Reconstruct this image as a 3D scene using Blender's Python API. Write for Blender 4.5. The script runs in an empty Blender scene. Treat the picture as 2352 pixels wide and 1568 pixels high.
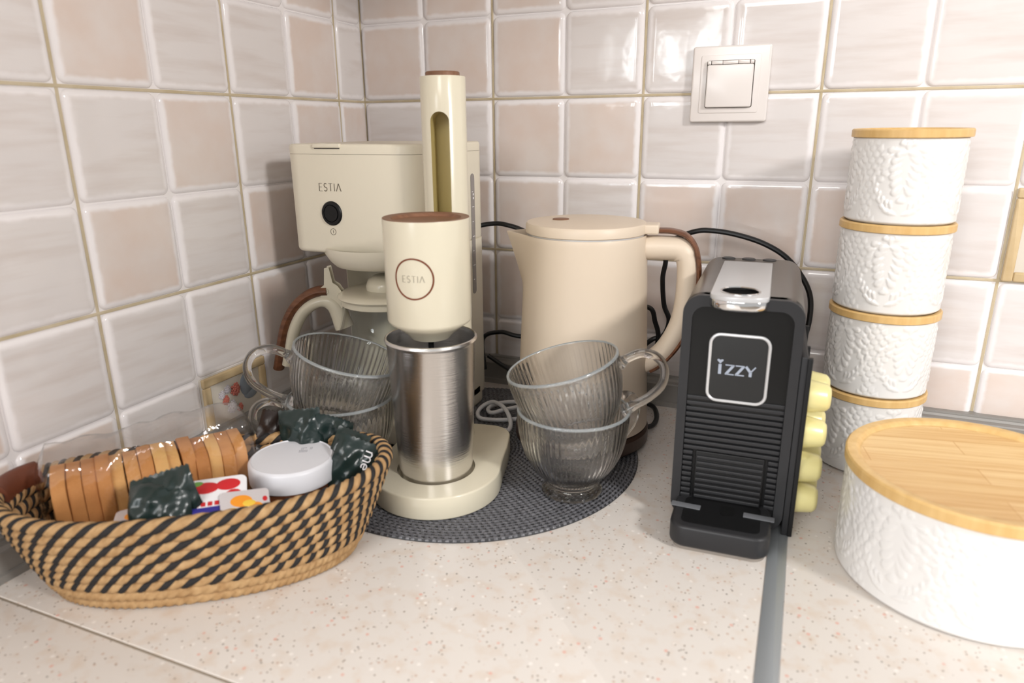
import bpy, bmesh, math, random
import numpy as np
from mathutils import Matrix, Vector
PI = math.pi
random.seed(7)
scene = bpy.context.scene
COL = scene.collection

# ------------------------------------------------------------------ camera
FPX = 1600.0
cd = bpy.data.cameras.new('camera'); cam = bpy.data.objects.new('camera', cd); COL.objects.link(cam)
cd.sensor_width = 36.0; cd.lens = FPX / 2352.0 * 36.0
cd.clip_start = 0.02
right = Vector((0.92413866, 0.3819949, -0.00690129)); down = Vector((0.10563229, -0.27282619, -0.95624667)); fwd = Vector((-0.3671642, 0.88297552, -0.29248023))
cam.matrix_world = Matrix(((right.x, -down.x, -fwd.x, 0.59774), (right.y, -down.y, -fwd.y, -0.89398), (right.z, -down.z, -fwd.z, 0.35562), (0, 0, 0, 1)))
cd.dof.use_dof = True; cd.dof.focus_distance = 0.81; cd.dof.aperture_fstop = 5.0
scene.camera = cam

# ------------------------------------------------------------------ world, lights, exposure
w = bpy.data.worlds.new('room_light'); scene.world = w; w.use_nodes = True
w.node_tree.nodes['Background'].inputs[0].default_value = (1.0, 0.985, 0.97, 1)
w.node_tree.nodes['Background'].inputs[1].default_value = 0.52
def area(name, loc, target, sx, sy, power, color):
    l = bpy.data.lights.new(name, 'AREA'); l.shape = 'RECTANGLE'; l.size = sx; l.size_y = sy; l.energy = power; l.color = color
    o = bpy.data.objects.new(name, l); COL.objects.link(o); o.location = loc
    d = Vector(target) - Vector(loc); o.rotation_euler = d.to_track_quat('-Z', 'Y').to_euler(); return o
area('key_lamp', (1.95, -1.08, 1.06), (0.3, -0.2, 0.22), 0.22, 0.22, 17, (1.0, 0.975, 0.95))
# daylight between the curtains of the window across the room
for wx, ww in ((-1.25, 0.10), (-1.07, 0.15), (-0.70, 0.14), (-0.34, 0.20), (-0.04, 0.16)):
    area('window_light', (wx, -3.9, 1.28), (wx, 0.0, 0.5), ww, 1.3, ww * 1.3 * PI * 13.0, (0.90, 0.96, 1.0))
area('added_fill_panel', (0.1, -3.3, 1.85), (0.3, -0.1, 0.25), 2.4, 0.9, 58, (1.0, 0.965, 0.93))  # added frontal fill panel, set too high to mirror in the tiles
vs = scene.view_settings
scene.display_settings.display_device = 'sRGB'
vs.view_transform = 'Standard'; vs.look = 'None'; vs.exposure = 0.2; vs.gamma = 1.0; vs.use_curve_mapping = False
scene.cycles.max_bounces = 11; scene.cycles.transmission_bounces = 10; scene.cycles.transparent_max_bounces = 10
scene.cycles.use_light_tree = False; scene.cycles.use_adaptive_sampling = True; scene.cycles.adaptive_threshold = 0.1
scene.cycles.diffuse_bounces = 3; scene.cycles.glossy_bounces = 3; scene.cycles.sample_clamp_indirect = 8.0

# ------------------------------------------------------------------ materials
def lin(c):
    return tuple((v / 255 / 12.92 if v / 255 <= 0.04045 else ((v / 255 + 0.055) / 1.055) ** 2.4) for v in c) + (1.0,)
def mat(name, col, rough=0.5, metal=0.0, spec=0.5, coat=0.0, bump=None, var=None, trans=0.0, ior=1.5):
    m = bpy.data.materials.new(name); m.use_nodes = True
    nt = m.node_tree; b = nt.nodes['Principled BSDF']
    b.inputs['Base Color'].default_value = lin(col); b.inputs['Roughness'].default_value = rough
    b.inputs['Metallic'].default_value = metal; b.inputs['Specular IOR Level'].default_value = spec
    b.inputs['Coat Weight'].default_value = coat; b.inputs['Transmission Weight'].default_value = trans; b.inputs['IOR'].default_value = ior
    if var or bump:
        tc = nt.nodes.new('ShaderNodeTexCoord')
    if var:   # (colour2, scale, (sx,sy,sz))
        mp = nt.nodes.new('ShaderNodeMapping'); mp.inputs['Scale'].default_value = var[2]; nt.links.new(tc.outputs['Object'], mp.inputs[0])
        n = nt.nodes.new('ShaderNodeTexNoise'); n.inputs['Scale'].default_value = var[1]; n.inputs['Detail'].default_value = 6; nt.links.new(mp.outputs[0], n.inputs['Vector'])
        r = nt.nodes.new('ShaderNodeValToRGB'); r.color_ramp.elements[0].position = 0.3; r.color_ramp.elements[1].position = 0.7
        r.color_ramp.elements[0].color = lin(col); r.color_ramp.elements[1].color = lin(var[0])
        nt.links.new(n.outputs['Fac'], r.inputs[0]); nt.links.new(r.outputs[0], b.inputs['Base Color'])
    if bump:  # (scale, strength, (sx,sy,sz))
        mp2 = nt.nodes.new('ShaderNodeMapping'); mp2.inputs['Scale'].default_value = bump[2] if len(bump) > 2 else (1, 1, 1); nt.links.new(tc.outputs['Object'], mp2.inputs[0])
        n2 = nt.nodes.new('ShaderNodeTexNoise'); n2.inputs['Scale'].default_value = bump[0]; n2.inputs['Detail'].default_value = 3; nt.links.new(mp2.outputs[0], n2.inputs['Vector'])
        bp = nt.nodes.new('ShaderNodeBump'); bp.inputs['Strength'].default_value = bump[1]; bp.inputs['Distance'].default_value = 0.001
        nt.links.new(n2.outputs['Fac'], bp.inputs['Height']); nt.links.new(bp.outputs[0], b.inputs['Normal'])
    return m
def film(name, tint, rough, gloss=0.06, bumps=None):
    """thin clear sheet: straight-through transparency plus a fresnel gloss"""
    m = bpy.data.materials.new(name); m.use_nodes = True; nt = m.node_tree; nt.nodes.clear()
    out = nt.nodes.new('ShaderNodeOutputMaterial'); mix = nt.nodes.new('ShaderNodeMixShader')
    t = nt.nodes.new('ShaderNodeBsdfTransparent'); t.inputs[0].default_value = tint
    g = nt.nodes.new('ShaderNodeBsdfGlossy'); g.inputs['Roughness'].default_value = rough
    f = nt.nodes.new('ShaderNodeLayerWeight'); f.inputs[0].default_value = .5
    pw = nt.nodes.new('ShaderNodeMath'); pw.operation = 'POWER'; pw.inputs[1].default_value = 4.0; nt.links.new(f.outputs['Facing'], pw.inputs[0])
    a = nt.nodes.new('ShaderNodeMath'); a.operation = 'ADD'; a.inputs[1].default_value = gloss; a.use_clamp = True
    nt.links.new(pw.outputs[0], a.inputs[0]); nt.links.new(a.outputs[0], mix.inputs[0]); nt.links.new(t.outputs[0], mix.inputs[1]); nt.links.new(g.outputs[0], mix.inputs[2])
    nt.links.new(mix.outputs[0], out.inputs[0])
    if bumps:
        tc = nt.nodes.new('ShaderNodeTexCoord'); n = nt.nodes.new('ShaderNodeTexNoise'); n.inputs['Scale'].default_value = bumps[0]; n.inputs['Detail'].default_value = 4; n.inputs['Distortion'].default_value = 1.2
        bp = nt.nodes.new('ShaderNodeBump'); bp.inputs['Strength'].default_value = bumps[1]; bp.inputs['Distance'].default_value = 0.004
        nt.links.new(tc.outputs['Object'], n.inputs['Vector']); nt.links.new(n.outputs['Fac'], bp.inputs['Height']); nt.links.new(bp.outputs[0], g.inputs['Normal']); nt.links.new(bp.outputs[0], f.inputs['Normal'])
    return m

def tile_material():
    m = bpy.data.materials.new('glazed_tile'); m.use_nodes = True; nt = m.node_tree; b = nt.nodes['Principled BSDF']; L = nt.links.new; N = nt.nodes.new
    uv = N('ShaderNodeUVMap'); uv.uv_map = 'UVMap'
    oi = N('ShaderNodeObjectInfo')
    # offset the noise per tile
    ofs = N('ShaderNodeMath'); ofs.operation = 'MULTIPLY'; ofs.inputs[1].default_value = 37.0; L(oi.outputs['Random'], ofs.inputs[0])
    add = N('ShaderNodeVectorMath'); add.operation = 'ADD'; L(uv.outputs[0], add.inputs[0]); L(ofs.outputs[0], add.inputs[1])
    n1 = N('ShaderNodeTexNoise'); n1.inputs['Scale'].default_value = 2.2; n1.inputs['Detail'].default_value = 3; L(add.outputs[0], n1.inputs['Vector'])
    # body colour per tile: peach or pale grey-white
    gt = N('ShaderNodeMath'); gt.operation = 'GREATER_THAN'; gt.inputs[1].default_value = 0.52; L(oi.outputs['Random'], gt.inputs[0])
    c1 = N('ShaderNodeValToRGB'); c1.color_ramp.elements[0].color = lin((217, 200, 190)); c1.color_ramp.elements[1].color = lin((220, 209, 203)); c1.color_ramp.elements[0].position = .35; c1.color_ramp.elements[1].position = .68; L(n1.outputs['Fac'], c1.inputs[0])
    mp = N('ShaderNodeMapping'); mp.inputs['Scale'].default_value = (0.5, 4.0, 1.0); mp.inputs['Rotation'].default_value = (0, 0, 0.12); L(add.outputs[0], mp.inputs[0])
    n2 = N('ShaderNodeTexNoise'); n2.inputs['Scale'].default_value = 2.0; n2.inputs['Detail'].default_value = 4; L(mp.outputs[0], n2.inputs['Vector'])
    c2 = N('ShaderNodeValToRGB'); c2.color_ramp.elements[0].color = lin((212, 203, 199)); c2.color_ramp.elements[1].color = lin((221, 215, 213)); c2.color_ramp.elements[0].position = .3; c2.color_ramp.elements[1].position = .55; L(n2.outputs['Fac'], c2.inputs[0])
    mx = N('ShaderNodeMixRGB'); L(gt.outputs[0], mx.inputs[0]); L(c1.outputs[0], mx.inputs[1]); L(c2.outputs[0], mx.inputs[2])
    # thin white glaze towards the rounded edges
    sep = N('ShaderNodeSeparateXYZ'); L(uv.outputs[0], sep.inputs[0])
    def edge(o):
        s = N('ShaderNodeMath'); s.operation = 'SUBTRACT'; s.inputs[1].default_value = 0.5; L(o, s.inputs[0])
        a = N('ShaderNodeMath'); a.operation = 'ABSOLUTE'; L(s.outputs[0], a.inputs[0]); return a.outputs[0]
    mxx = N('ShaderNodeMath'); mxx.operation = 'MAXIMUM'; L(edge(sep.outputs[0]), mxx.inputs[0]); L(edge(sep.outputs[1]), mxx.inputs[1])
    n3 = N('ShaderNodeTexNoise'); n3.inputs['Scale'].default_value = 7; L(add.outputs[0], n3.inputs['Vector'])
    mm = N('ShaderNodeMath'); mm.operation = 'MULTIPLY_ADD'; mm.inputs[1].default_value = 0.05; L(n3.outputs['Fac'], mm.inputs[0]); L(mxx.outputs[0], mm.inputs[2])
    rr = N('ShaderNodeMapRange'); rr.inputs[1].default_value = 0.435; rr.inputs[2].default_value = 0.485; rr.interpolation_type = 'SMOOTHSTEP'; L(mm.outputs[0], rr.inputs[0])
    mx2 = N('ShaderNodeMixRGB'); mx2.inputs[2].default_value = lin((237, 232, 232)); L(rr.outputs[0], mx2.inputs[0]); L(mx.outputs[0], mx2.inputs[1])
    L(mx2.outputs[0], b.inputs['Base Color'])
    b.inputs['Roughness'].default_value = 0.09; b.inputs['Specular IOR Level'].default_value = 0.55
    n4 = N('ShaderNodeTexNoise'); n4.inputs['Scale'].default_value = 3.4; n4.inputs['Detail'].default_value = 2.5; L(add.outputs[0], n4.inputs['Vector'])
    bp = N('ShaderNodeBump'); bp.inputs['Strength'].default_value = 0.13; bp.inputs['Distance'].default_value = 0.002; L(n4.outputs['Fac'], bp.inputs['Height']); L(bp.outputs[0], b.inputs['Normal'])
    return m

def counter_material():
    m = bpy.data.materials.new('speckled_stone'); m.use_nodes = True; nt = m.node_tree; b = nt.nodes['Principled BSDF']; L = nt.links.new; N = nt.nodes.new
    tc = N('ShaderNodeTexCoord'); base = None
    rgb = N('ShaderNodeRGB'); rgb.outputs[0].default_value = lin((222, 215, 208)); cur = rgb.outputs[0]
    nb = N('ShaderNodeTexNoise'); nb.inputs['Scale'].default_value = 60; nb.inputs['Detail'].default_value = 5; L(tc.outputs['Object'], nb.inputs['Vector'])
    mxb = N('ShaderNodeMixRGB'); mxb.inputs[2].default_value = lin((215, 200, 186)); L(cur, mxb.inputs[1])
    mrb = N('ShaderNodeMapRange'); mrb.inputs[1].default_value = .5; mrb.inputs[2].default_value = .75; L(nb.outputs['Fac'], mrb.inputs[0]); L(mrb.outputs[0], mxb.inputs[0]); cur = mxb.outputs[0]
    for k, (sc, size, prob, col) in enumerate(((230, .2, .16, (196, 168, 150)), (150, .16, .10, (222, 166, 150)), (330, .2, .13, (140, 120, 104)), (180, .2, .12, (242, 236, 230)), (260, .16, .06, (110, 96, 84)))):
        mp = N('ShaderNodeMapping'); mp.inputs['Location'].default_value = (k * 3.1, k * 1.7, k * 5.3); L(tc.outputs['Object'], mp.inputs[0])
        v = N('ShaderNodeTexVoronoi'); v.inputs['Scale'].default_value = sc; L(mp.outputs[0], v.inputs['Vector'])
        lt = N('ShaderNodeMapRange'); lt.inputs[1].default_value = size; lt.inputs[2].default_value = size + .12; lt.inputs[3].default_value = 1; lt.inputs[4].default_value = 0; L(v.outputs['Distance'], lt.inputs[0])
        sp = N('ShaderNodeSeparateColor'); L(v.outputs['Color'], sp.inputs[0])
        pr = N('ShaderNodeMath'); pr.operation = 'LESS_THAN'; pr.inputs[1].default_value = prob; L(sp.outputs[0], pr.inputs[0])
        mu = N('ShaderNodeMath'); mu.operation = 'MULTIPLY'; L(lt.outputs[0], mu.inputs[0]); L(pr.outputs[0], mu.inputs[1])
        mu2 = N('ShaderNodeMath'); mu2.operation = 'MULTIPLY'; mu2.inputs[1].default_value = 0.75; L(mu.outputs[0], mu2.inputs[0])
        mx = N('ShaderNodeMixRGB'); mx.inputs[2].default_value = lin(col); L(mu2.outputs[0], mx.inputs[0]); L(cur, mx.inputs[1]); cur = mx.outputs[0]
    L(cur, b.inputs['Base Color']); b.inputs['Roughness'].default_value = 0.28; b.inputs['Specular IOR Level'].default_value = 0.4
    return m

def bamboo_material(name, ca, cb, plank):
    m = bpy.data.materials.new(name); m.use_nodes = True; nt = m.node_tree; b = nt.nodes['Principled BSDF']; L = nt.links.new; N = nt.nodes.new
    tc = N('ShaderNodeTexCoord'); mp = N('ShaderNodeMapping'); mp.inputs['Scale'].default_value = (1, 1, 1); L(tc.outputs['Object'], mp.inputs[0])
    br = N('ShaderNodeTexBrick'); br.inputs['Scale'].default_value = 1.0; br.inputs['Brick Width'].default_value = plank * 6; br.inputs['Row Height'].default_value = plank; br.inputs['Mortar Size'].default_value = 0.0003
    br.inputs['Color1'].default_value = lin(ca); br.inputs['Color2'].default_value = lin(cb); br.inputs['Mortar'].default_value = lin((196, 146, 84)); L(mp.outputs[0], br.inputs['Vector'])
    mp2 = N('ShaderNodeMapping'); mp2.inputs['Scale'].default_value = (6, 160, 40); L(tc.outputs['Object'], mp2.inputs[0])
    n = N('ShaderNodeTexNoise'); n.inputs['Scale'].default_value = 2; n.inputs['Detail'].default_value = 5; L(mp2.outputs[0], n.inputs['Vector'])
    mx = N('ShaderNodeMixRGB'); mx.blend_type = 'MULTIPLY'; mx.inputs[0].default_value = .55
    r = N('ShaderNodeValToRGB'); r.color_ramp.elements[0].color = lin((222, 190, 145)); r.color_ramp.elements[1].color = (1, 1, 1, 1); r.color_ramp.elements[0].position = .35; r.color_ramp.elements[1].position = .6; L(n.outputs['Fac'], r.inputs[0])
    L(br.outputs[0], mx.inputs[1]); L(r.outputs[0], mx.inputs[2]); L(mx.outputs[0], b.inputs['Base Color']); b.inputs['Roughness'].default_value = .42
    return m

def slice_material():
    m = bpy.data.materials.new('rusk_crust'); m.use_nodes = True; nt = m.node_tree; b = nt.nodes['Principled BSDF']; L = nt.links.new; N = nt.nodes.new
    oi = N('ShaderNodeObjectInfo'); tc = N('ShaderNodeTexCoord'); n = N('ShaderNodeTexNoise'); n.inputs['Scale'].default_value = 60; n.inputs['Detail'].default_value = 4; L(tc.outputs['Object'], n.inputs['Vector'])
    r = N('ShaderNodeValToRGB'); e = r.color_ramp.elements; e[0].color = lin((186, 124, 70)); e[0].position = 0.0; e[1].color = lin((226, 178, 114)); e[1].position = 1.0
    k = r.color_ramp.elements.new(.7); k.color = lin((202, 142, 84)); L(oi.outputs['Random'], r.inputs[0])
    mx = N('ShaderNodeMixRGB'); mx.inputs[0].default_value = .3; mx.blend_type = 'OVERLAY'; L(r.outputs[0], mx.inputs[1]); L(n.outputs['Fac'], mx.inputs[2])
    L(mx.outputs[0], b.inputs['Base Color']); b.inputs['Roughness'].default_value = .75
    return m

M = {}
M['tile'] = tile_material()
M['counter'] = counter_material()
M['glaze'] = mat('white_glaze', (234, 229, 228), .3)
M['grout'] = mat('tan_grout', (202, 188, 162),   .85, var=((186, 170, 138), 40, (1, 1, 1)), bump=(300, .3))
M['seam'] = mat('seam_filler', (150, 138, 122), .7)
M['skirt'] = mat('grey_skirting', (150, 147, 143), .35, metal=.35)
M['alu'] = mat('aluminium_strip', (168, 173, 177), .38, metal=.55, bump=(90, .05))
M['floor'] = mat('brown_floor', (196, 182, 166), .5, var=((176, 160, 144), 3, (1, 12, 1)))
M['plaster'] = mat('plaster', (226, 218, 208), .8)
M['cream'] = mat('cream_plastic', (234, 226, 206), .36, bump=(500, .02))
M['cream2'] = mat('cream_gloss_plastic', (221, 213, 191), .2)
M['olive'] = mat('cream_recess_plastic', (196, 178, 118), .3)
M['kettle'] = mat('beige_matte_coating', (222, 205, 184), .42, bump=(900, .02))
M['walnut'] = mat('walnut', (132, 86, 58), .4, var=((88, 52, 34), 12, (2, 14, 14)))
M['walnut2'] = mat('walnut_dish', (142, 100, 74), .5, var=((112, 76, 54), 18, (2, 12, 2)))
M['copper'] = mat('copper_ring', (124, 68, 44), .35, metal=.3)
M['ink'] = mat('dark_print', (104, 94, 78), .5)
M['inklight'] = mat('pale_print', (176, 168, 150), .5)
M['black'] = mat('black_plastic', (20, 20, 21), .4, spec=.3)
M['blacksoft'] = mat('charcoal_plastic', (40, 40, 42), .42, spec=.35)
M['gloss'] = mat('black_gloss_panel', (19, 19, 19), .3, spec=.25)
M['titan'] = mat('titanium_plastic', (118, 112, 106), .33, metal=.75, bump=(400, .04))
M['silver'] = mat('satin_silver', (205, 205, 206), .3, metal=.35)
M['chrome'] = mat('chrome', (225, 225, 225), .07, metal=1.0)
M['badge'] = mat('badge_print', (158, 166, 180), .45)
M['steel'] = mat('brushed_steel', (226, 223, 220), .25, metal=1.0, bump=(60, .12, (1, 1, 12)))
M['rubber'] = mat('black_cable', (16, 16, 17), .38)
M['whitecable'] = mat('white_cable', (222, 222, 224), .4)
M['ceramic'] = mat('white_ceramic', (228, 226, 224), .25, coat=.2)
M['bamboo'] = bamboo_material('bamboo', (228, 196, 142), (218, 180, 122), 0.026)
M['bamboorim'] = mat('bamboo_edge', (222, 186, 126), .4, var=((206, 166, 104), 20, (6, 6, 1)))
M['matgrey'] = mat('woven_vinyl', (112, 112, 116), .34, var=((78, 78, 82), 300, (1, 1, 1)))
M['matdark'] = mat('dark_vinyl_grooves', (40, 40, 43), .5)  # darker grey for the lowest faces of the weave
M['matblack'] = mat('matt_black', (10, 10, 10), .9, spec=.05)
M['glass'] = mat('clear_glass', (255, 255, 255), .0, trans=1.0, ior=1.43)
M['glassrim'] = mat('rim_glass_painted_sheen', (255, 255, 255), .0, trans=1.0, ior=1.47)
nt_ = M['glassrim'].node_tree; ou_ = [n for n in nt_.nodes if n.type == 'OUTPUT_MATERIAL'][0]; df_ = nt_.nodes.new('ShaderNodeBsdfDiffuse'); df_.inputs[0].default_value = (.88, .95, .97, 1)  # pale blue diffuse paints the window's reflection into the mug rim
mx_ = nt_.nodes.new('ShaderNodeMixShader'); mx_.inputs[0].default_value = .24
nt_.links.new(nt_.nodes['Principled BSDF'].outputs[0], mx_.inputs[1]); nt_.links.new(df_.outputs[0], mx_.inputs[2]); nt_.links.new(mx_.outputs[0], ou_.inputs[0])
nt_ = M['glass'].node_tree; ou_ = [n for n in nt_.nodes if n.type == 'OUTPUT_MATERIAL'][0]; tp_ = nt_.nodes.new('ShaderNodeBsdfTransparent')
mx_ = nt_.nodes.new('ShaderNodeMixShader'); mx_.inputs[0].default_value = .10
nt_.links.new(nt_.nodes['Principled BSDF'].outputs[0], mx_.inputs[1]); nt_.links.new(tp_.outputs[0], mx_.inputs[2]); nt_.links.new(mx_.outputs[0], ou_.inputs[0])
M['thinglass'] = film('carafe_glass', (.95, .955, .95, 1), .03, .035)
M['wrap'] = film('clear_wrapper', (.985, .978, .97, 1), .07, .085, (34, .8))
M['windowgrey'] = mat('water_window', (146, 140, 136), .2)
M['whiteplastic'] = mat('white_socket_plastic', (228, 221, 217), .22)
M['gap'] = mat('dark_gap', (90, 84, 78), .7)
M['rope_tan'] = mat('seagrass_rope', (192, 157, 112), .8, var=((164, 126, 82), 130, (1, 1, 1)), bump=(500, .5))
M['rope_black'] = mat('black_rope', (30, 27, 27), .75, bump=(500, .5))
M['leather'] = mat('brown_leather', (104, 56, 38), .48, bump=(260, .3))
M['rusk'] = slice_material()
M['green'] = mat('dark_green_foil', (30, 44, 42), .26, bump=(80, .7))
M['darkbrown'] = mat('dark_brown_foil', (44, 34, 30), .35, bump=(80, .4))
M['lid'] = mat('white_jar_lid', (226, 226, 231), .35)
M['choc'] = mat('chocolate_jar', (116, 70, 46), .2)
M['blue'] = mat('blue_print', (52, 48, 138), .35)
M['white'] = mat('white_print', (232, 230, 232), .35)
M['red'] = mat('red_print', (196, 38, 44), .3)
M['leaf'] = mat('green_print', (106, 156, 74), .35)
M['orange'] = mat('orange_print', (236, 150, 44), .3)
M['yellow'] = mat('yellow_print', (236, 196, 72), .3)
M['paper'] = mat('pale_foil', (214, 208, 210), .25, metal=.2)
M['pod'] = mat('lime_cream_capsule', (225, 215, 152), .32, metal=.15)
M['podfoil'] = mat('capsule_rim_foil', (214, 206, 160), .3, metal=.5)
M['tape'] = mat('clear_tape', (112, 114, 118), .3, bump=(120, .5))
M['deco'] = mat('deco_tile_field', (214, 206, 194), .12)
M['decoframe'] = mat('deco_tile_frame', (212, 190, 152), .15, var=((192, 166, 124), 30, (1, 1, 1)))
M['berryred'] = mat('berry_red_glaze', (202, 118, 104), .2)
M['berrypale'] = mat('berry_pale_glaze', (206, 200, 206), .2)
M['plum'] = mat('plum_grey_glaze', (132, 140, 150), .15)

# ------------------------------------------------------------------ mesh helpers
def obj(name, vf, m, parent=None, smooth=True, mi=None, sharp=35, X=None, uv=None):
    if isinstance(vf, bpy.types.Mesh): me = vf
    else:
        v, f = vf
        if X is not None: v = [X @ Vector(p) for p in v]
        me = bpy.data.meshes.new(name); me.from_pydata([tuple(p) for p in v], [], f)
        bm = bmesh.new(); bm.from_mesh(me); bmesh.ops.recalc_face_normals(bm, faces=bm.faces); bm.to_mesh(me); bm.free()
        ms = m if isinstance(m, (list, tuple)) else [m]
        for q in ms: me.materials.append(M[q] if isinstance(q, str) else q)
        if mi is not None: me.polygons.foreach_set('material_index', mi)
        if smooth:
            me.polygons.foreach_set('use_smooth', [True] * len(me.polygons)); me.set_sharp_from_angle(angle=math.radians(sharp))
        me.update()
    o = bpy.data.objects.new(name, me); COL.objects.link(o)
    if parent: o.parent = parent
    return o
def tag(o, label=None, cat=None, group=None, kind=None):
    if label: o['label'] = label
    if cat: o['category'] = cat
    if group: o['group'] = group
    if kind: o['kind'] = kind
    return o
def root(name, label, cat, loc=(0, 0, 0), rotz=0, group=None):
    o = bpy.data.objects.new(name, None); COL.objects.link(o); o.location = loc; o.rotation_euler = (0, 0, rotz); o.empty_display_size = .02
    return tag(o, label, cat, group)
def join(*parts):
    V, F = [], []
    for v, f in parts:
        k = len(V); V += [tuple(p) for p in v]; F += [tuple(i + k for i in q) for q in f]
    return V, F
def xf(vf, X): return [tuple(X @ Vector(p)) for p in vf[0]], vf[1]
def T(x, y, z): return Matrix.Translation((x, y, z))
def RX(a): return Matrix.Rotation(a, 4, 'X')
def RY(a): return Matrix.Rotation(a, 4, 'Y')
def RZ(a): return Matrix.Rotation(a, 4, 'Z')
FRONT = Matrix(((1, 0, 0, 0), (0, 0, -1, 0), (0, 1, 0, 0), (0, 0, 0, 1)))   # local z -> -Y, local y -> Z
SIDE = Matrix(((0, 0, 1, 0), (1, 0, 0, 0), (0, 1, 0, 0), (0, 0, 0, 1)))     # local x -> Y, y -> Z, z -> +X
def lathe(prof, n=64, arc=None):
    V, F, rings = [], [], []
    for r, z in prof:
        if r < 1e-7: rings.append([len(V)]); V.append((0, 0, z))
        else:
            rings.append(list(range(len(V), len(V) + n)))
            V += [(r * math.cos(2 * PI * i / n), r * math.sin(2 * PI * i / n), z) for i in range(n)]
    for a, b in zip(rings, rings[1:]):
        if len(a) == 1 and len(b) == 1: continue
        for i in range(n):
            j = (i + 1) % n
            if len(a) == 1: F.append((a[0], b[j], b[i]))
            elif len(b) == 1: F.append((a[i], a[j], b[0]))
            else: F.append((a[i], a[j], b[j], b[i]))
    return V, F
def rr(w, h, r, n=5, cx=0, cy=0):
    r = min(r, w / 2 - 1e-5, h / 2 - 1e-5); p = []
    for sx, sy, a in ((1, 1, 0), (-1, 1, 90), (-1, -1, 180), (1, -1, 270)):
        for i in range(n + 1):
            t = math.radians(a + 90 * i / n); p.append((cx + sx * (w / 2 - r) + r * math.cos(t), cy + sy * (h / 2 - r) + r * math.sin(t)))
    return p
def inset(p, d):
    n = len(p); o = []
    for i in range(n):
        a = Vector(p[i - 1]); b = Vector(p[i]); c = Vector(p[(i + 1) % n])
        e1 = (b - a); e2 = (c - b)
        if e1.length < 1e-9: e1 = e2
        if e2.length < 1e-9: e2 = e1
        e1 = e1.normalized(); e2 = e2.normalized()
        n1 = Vector((-e1.y, e1.x)); n2 = Vector((-e2.y, e2.x)); m = n1 + n2
        if m.length < 1e-6: m = n1
        m.normalize(); k = max(.35, m.dot(n1)); o.append((b.x + m.x * d / k, b.y + m.y * d / k))
    return o
def prism(p, z0, z1, bt=0.0, bb=0.0, seg=3, top=True, bot=True):
    """closed outline (ccw) extruded z0..z1 with rounded top/bottom edge"""
    lv = []
    if bb > 0:
        for i in range(seg + 1):
            t = PI / 2 * (1 - i / seg); lv.append((bb * (1 - math.cos(t)), z0 + bb * (1 - math.sin(t))))
    else: lv.append((0, z0))
    if bt > 0:
        for i in range(seg + 1):
            t = PI / 2 * i / seg; lv.append((bt * (1 - math.cos(t)), z1 - bt * (1 - math.sin(t))))
    else: lv.append((0, z1))
    V, F, n = [], [], len(p)
    for d, z in lv:
        q = inset(p, d) if d > 1e-9 else p
        V += [(x, y, z) for x, y in q]
    for k in range(len(lv) - 1):
        for i in range(n):
            j = (i + 1) % n; F.append((k * n + i, k * n + j, (k + 1) * n + j, (k + 1) * n + i))
    if top: F.append(tuple(range((len(lv) - 1) * n, len(lv) * n)))
    if bot: F.append(tuple(range(n - 1, -1, -1)))
    return V, F
def rbox(x0, x1, y0, y1, z0, z1, rv=.004, b=.002):
    return prism(rr(x1 - x0, y1 - y0, rv, 6, (x0 + x1) / 2, (y0 + y1) / 2), z0, z1, b, b)
def ringprism(po, pi, z0, z1):
    """frame between two outlines with the same number of points"""
    n = len(po); V = [(x, y, z0) for x, y in po] + [(x, y, z1) for x, y in po] + [(x, y, z1) for x, y in pi] + [(x, y, z0) for x, y in pi]; F = []
    for i in range(n):
        j = (i + 1) % n
        for a in range(4):
            b = (a + 1) % 4; F.append((a * n + i, a * n + j, b * n + j, b * n + i))
    return V, F
def catmull(P, k=8, closed=False):
    P = [Vector(p) for p in P]; n = len(P); out = []
    rng = range(n if closed else n - 1)
    for i in rng:
        p0 = P[(i - 1) % n] if closed or i > 0 else P[0] * 2 - P[1]
        p1 = P[i]; p2 = P[(i + 1) % n]
        p3 = P[(i + 2) % n] if closed or i + 2 < n else P[n - 1] * 2 - P[n - 2]
        for j in range(k):
            t = j / k
            out.append(.5 * ((2 * p1) + (p2 - p0) * t + (2 * p0 - 5 * p1 + 4 * p2 - p3) * t * t + (3 * p1 - p0 - 3 * p2 + p3) * t ** 3))
    if not closed: out.append(P[-1])
    return out
def tube(P, r, n=10, closed=False, plane=None, sec=None, caps=True):
    """sweep; r number or list; plane = fixed plane normal; sec = (in-plane half, across half) multipliers"""
    P = [Vector(p) for p in P]; N = len(P); V, F = [], []
    tang = []
    for i in range(N):
        a = P[(i - 1) % N] if closed or i > 0 else P[0]; b = P[(i + 1) % N] if closed or i < N - 1 else P[N - 1]
        tang.append((b - a).normalized())
    if plane is None:
        u = tang[0].orthogonal().normalized(); U = []
        for t in tang:
            u = (u - t * u.dot(t)).normalized(); U.append(u.copy())
    for i in range(N):
        t = tang[i]
        if plane is None: a = U[i]; b = t.cross(a)
        else: b = Vector(plane).normalized(); a = b.cross(t).normalized()
        rad = r[i] if isinstance(r, (list, tuple)) else r
        s0, s1 = sec[i] if isinstance(sec, list) else (sec or (1, 1))
        for k in range(n):
            q = 2 * PI * k / n; V.append(P[i] + a * (rad * s0 * math.cos(q)) + b * (rad * s1 * math.sin(q)))
    m = N if closed else N - 1
    for i in range(m):
        for k in range(n):
            A = i * n + k; B = i * n + (k + 1) % n; c = ((i + 1) % N) * n
            F.append((A, B, c + (k + 1) % n, c + k))
    if caps and not closed:
        F.append(tuple(range(n - 1, -1, -1))); F.append(tuple(range((N - 1) * n, N * n)))
    return [tuple(v) for v in V], F
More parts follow.
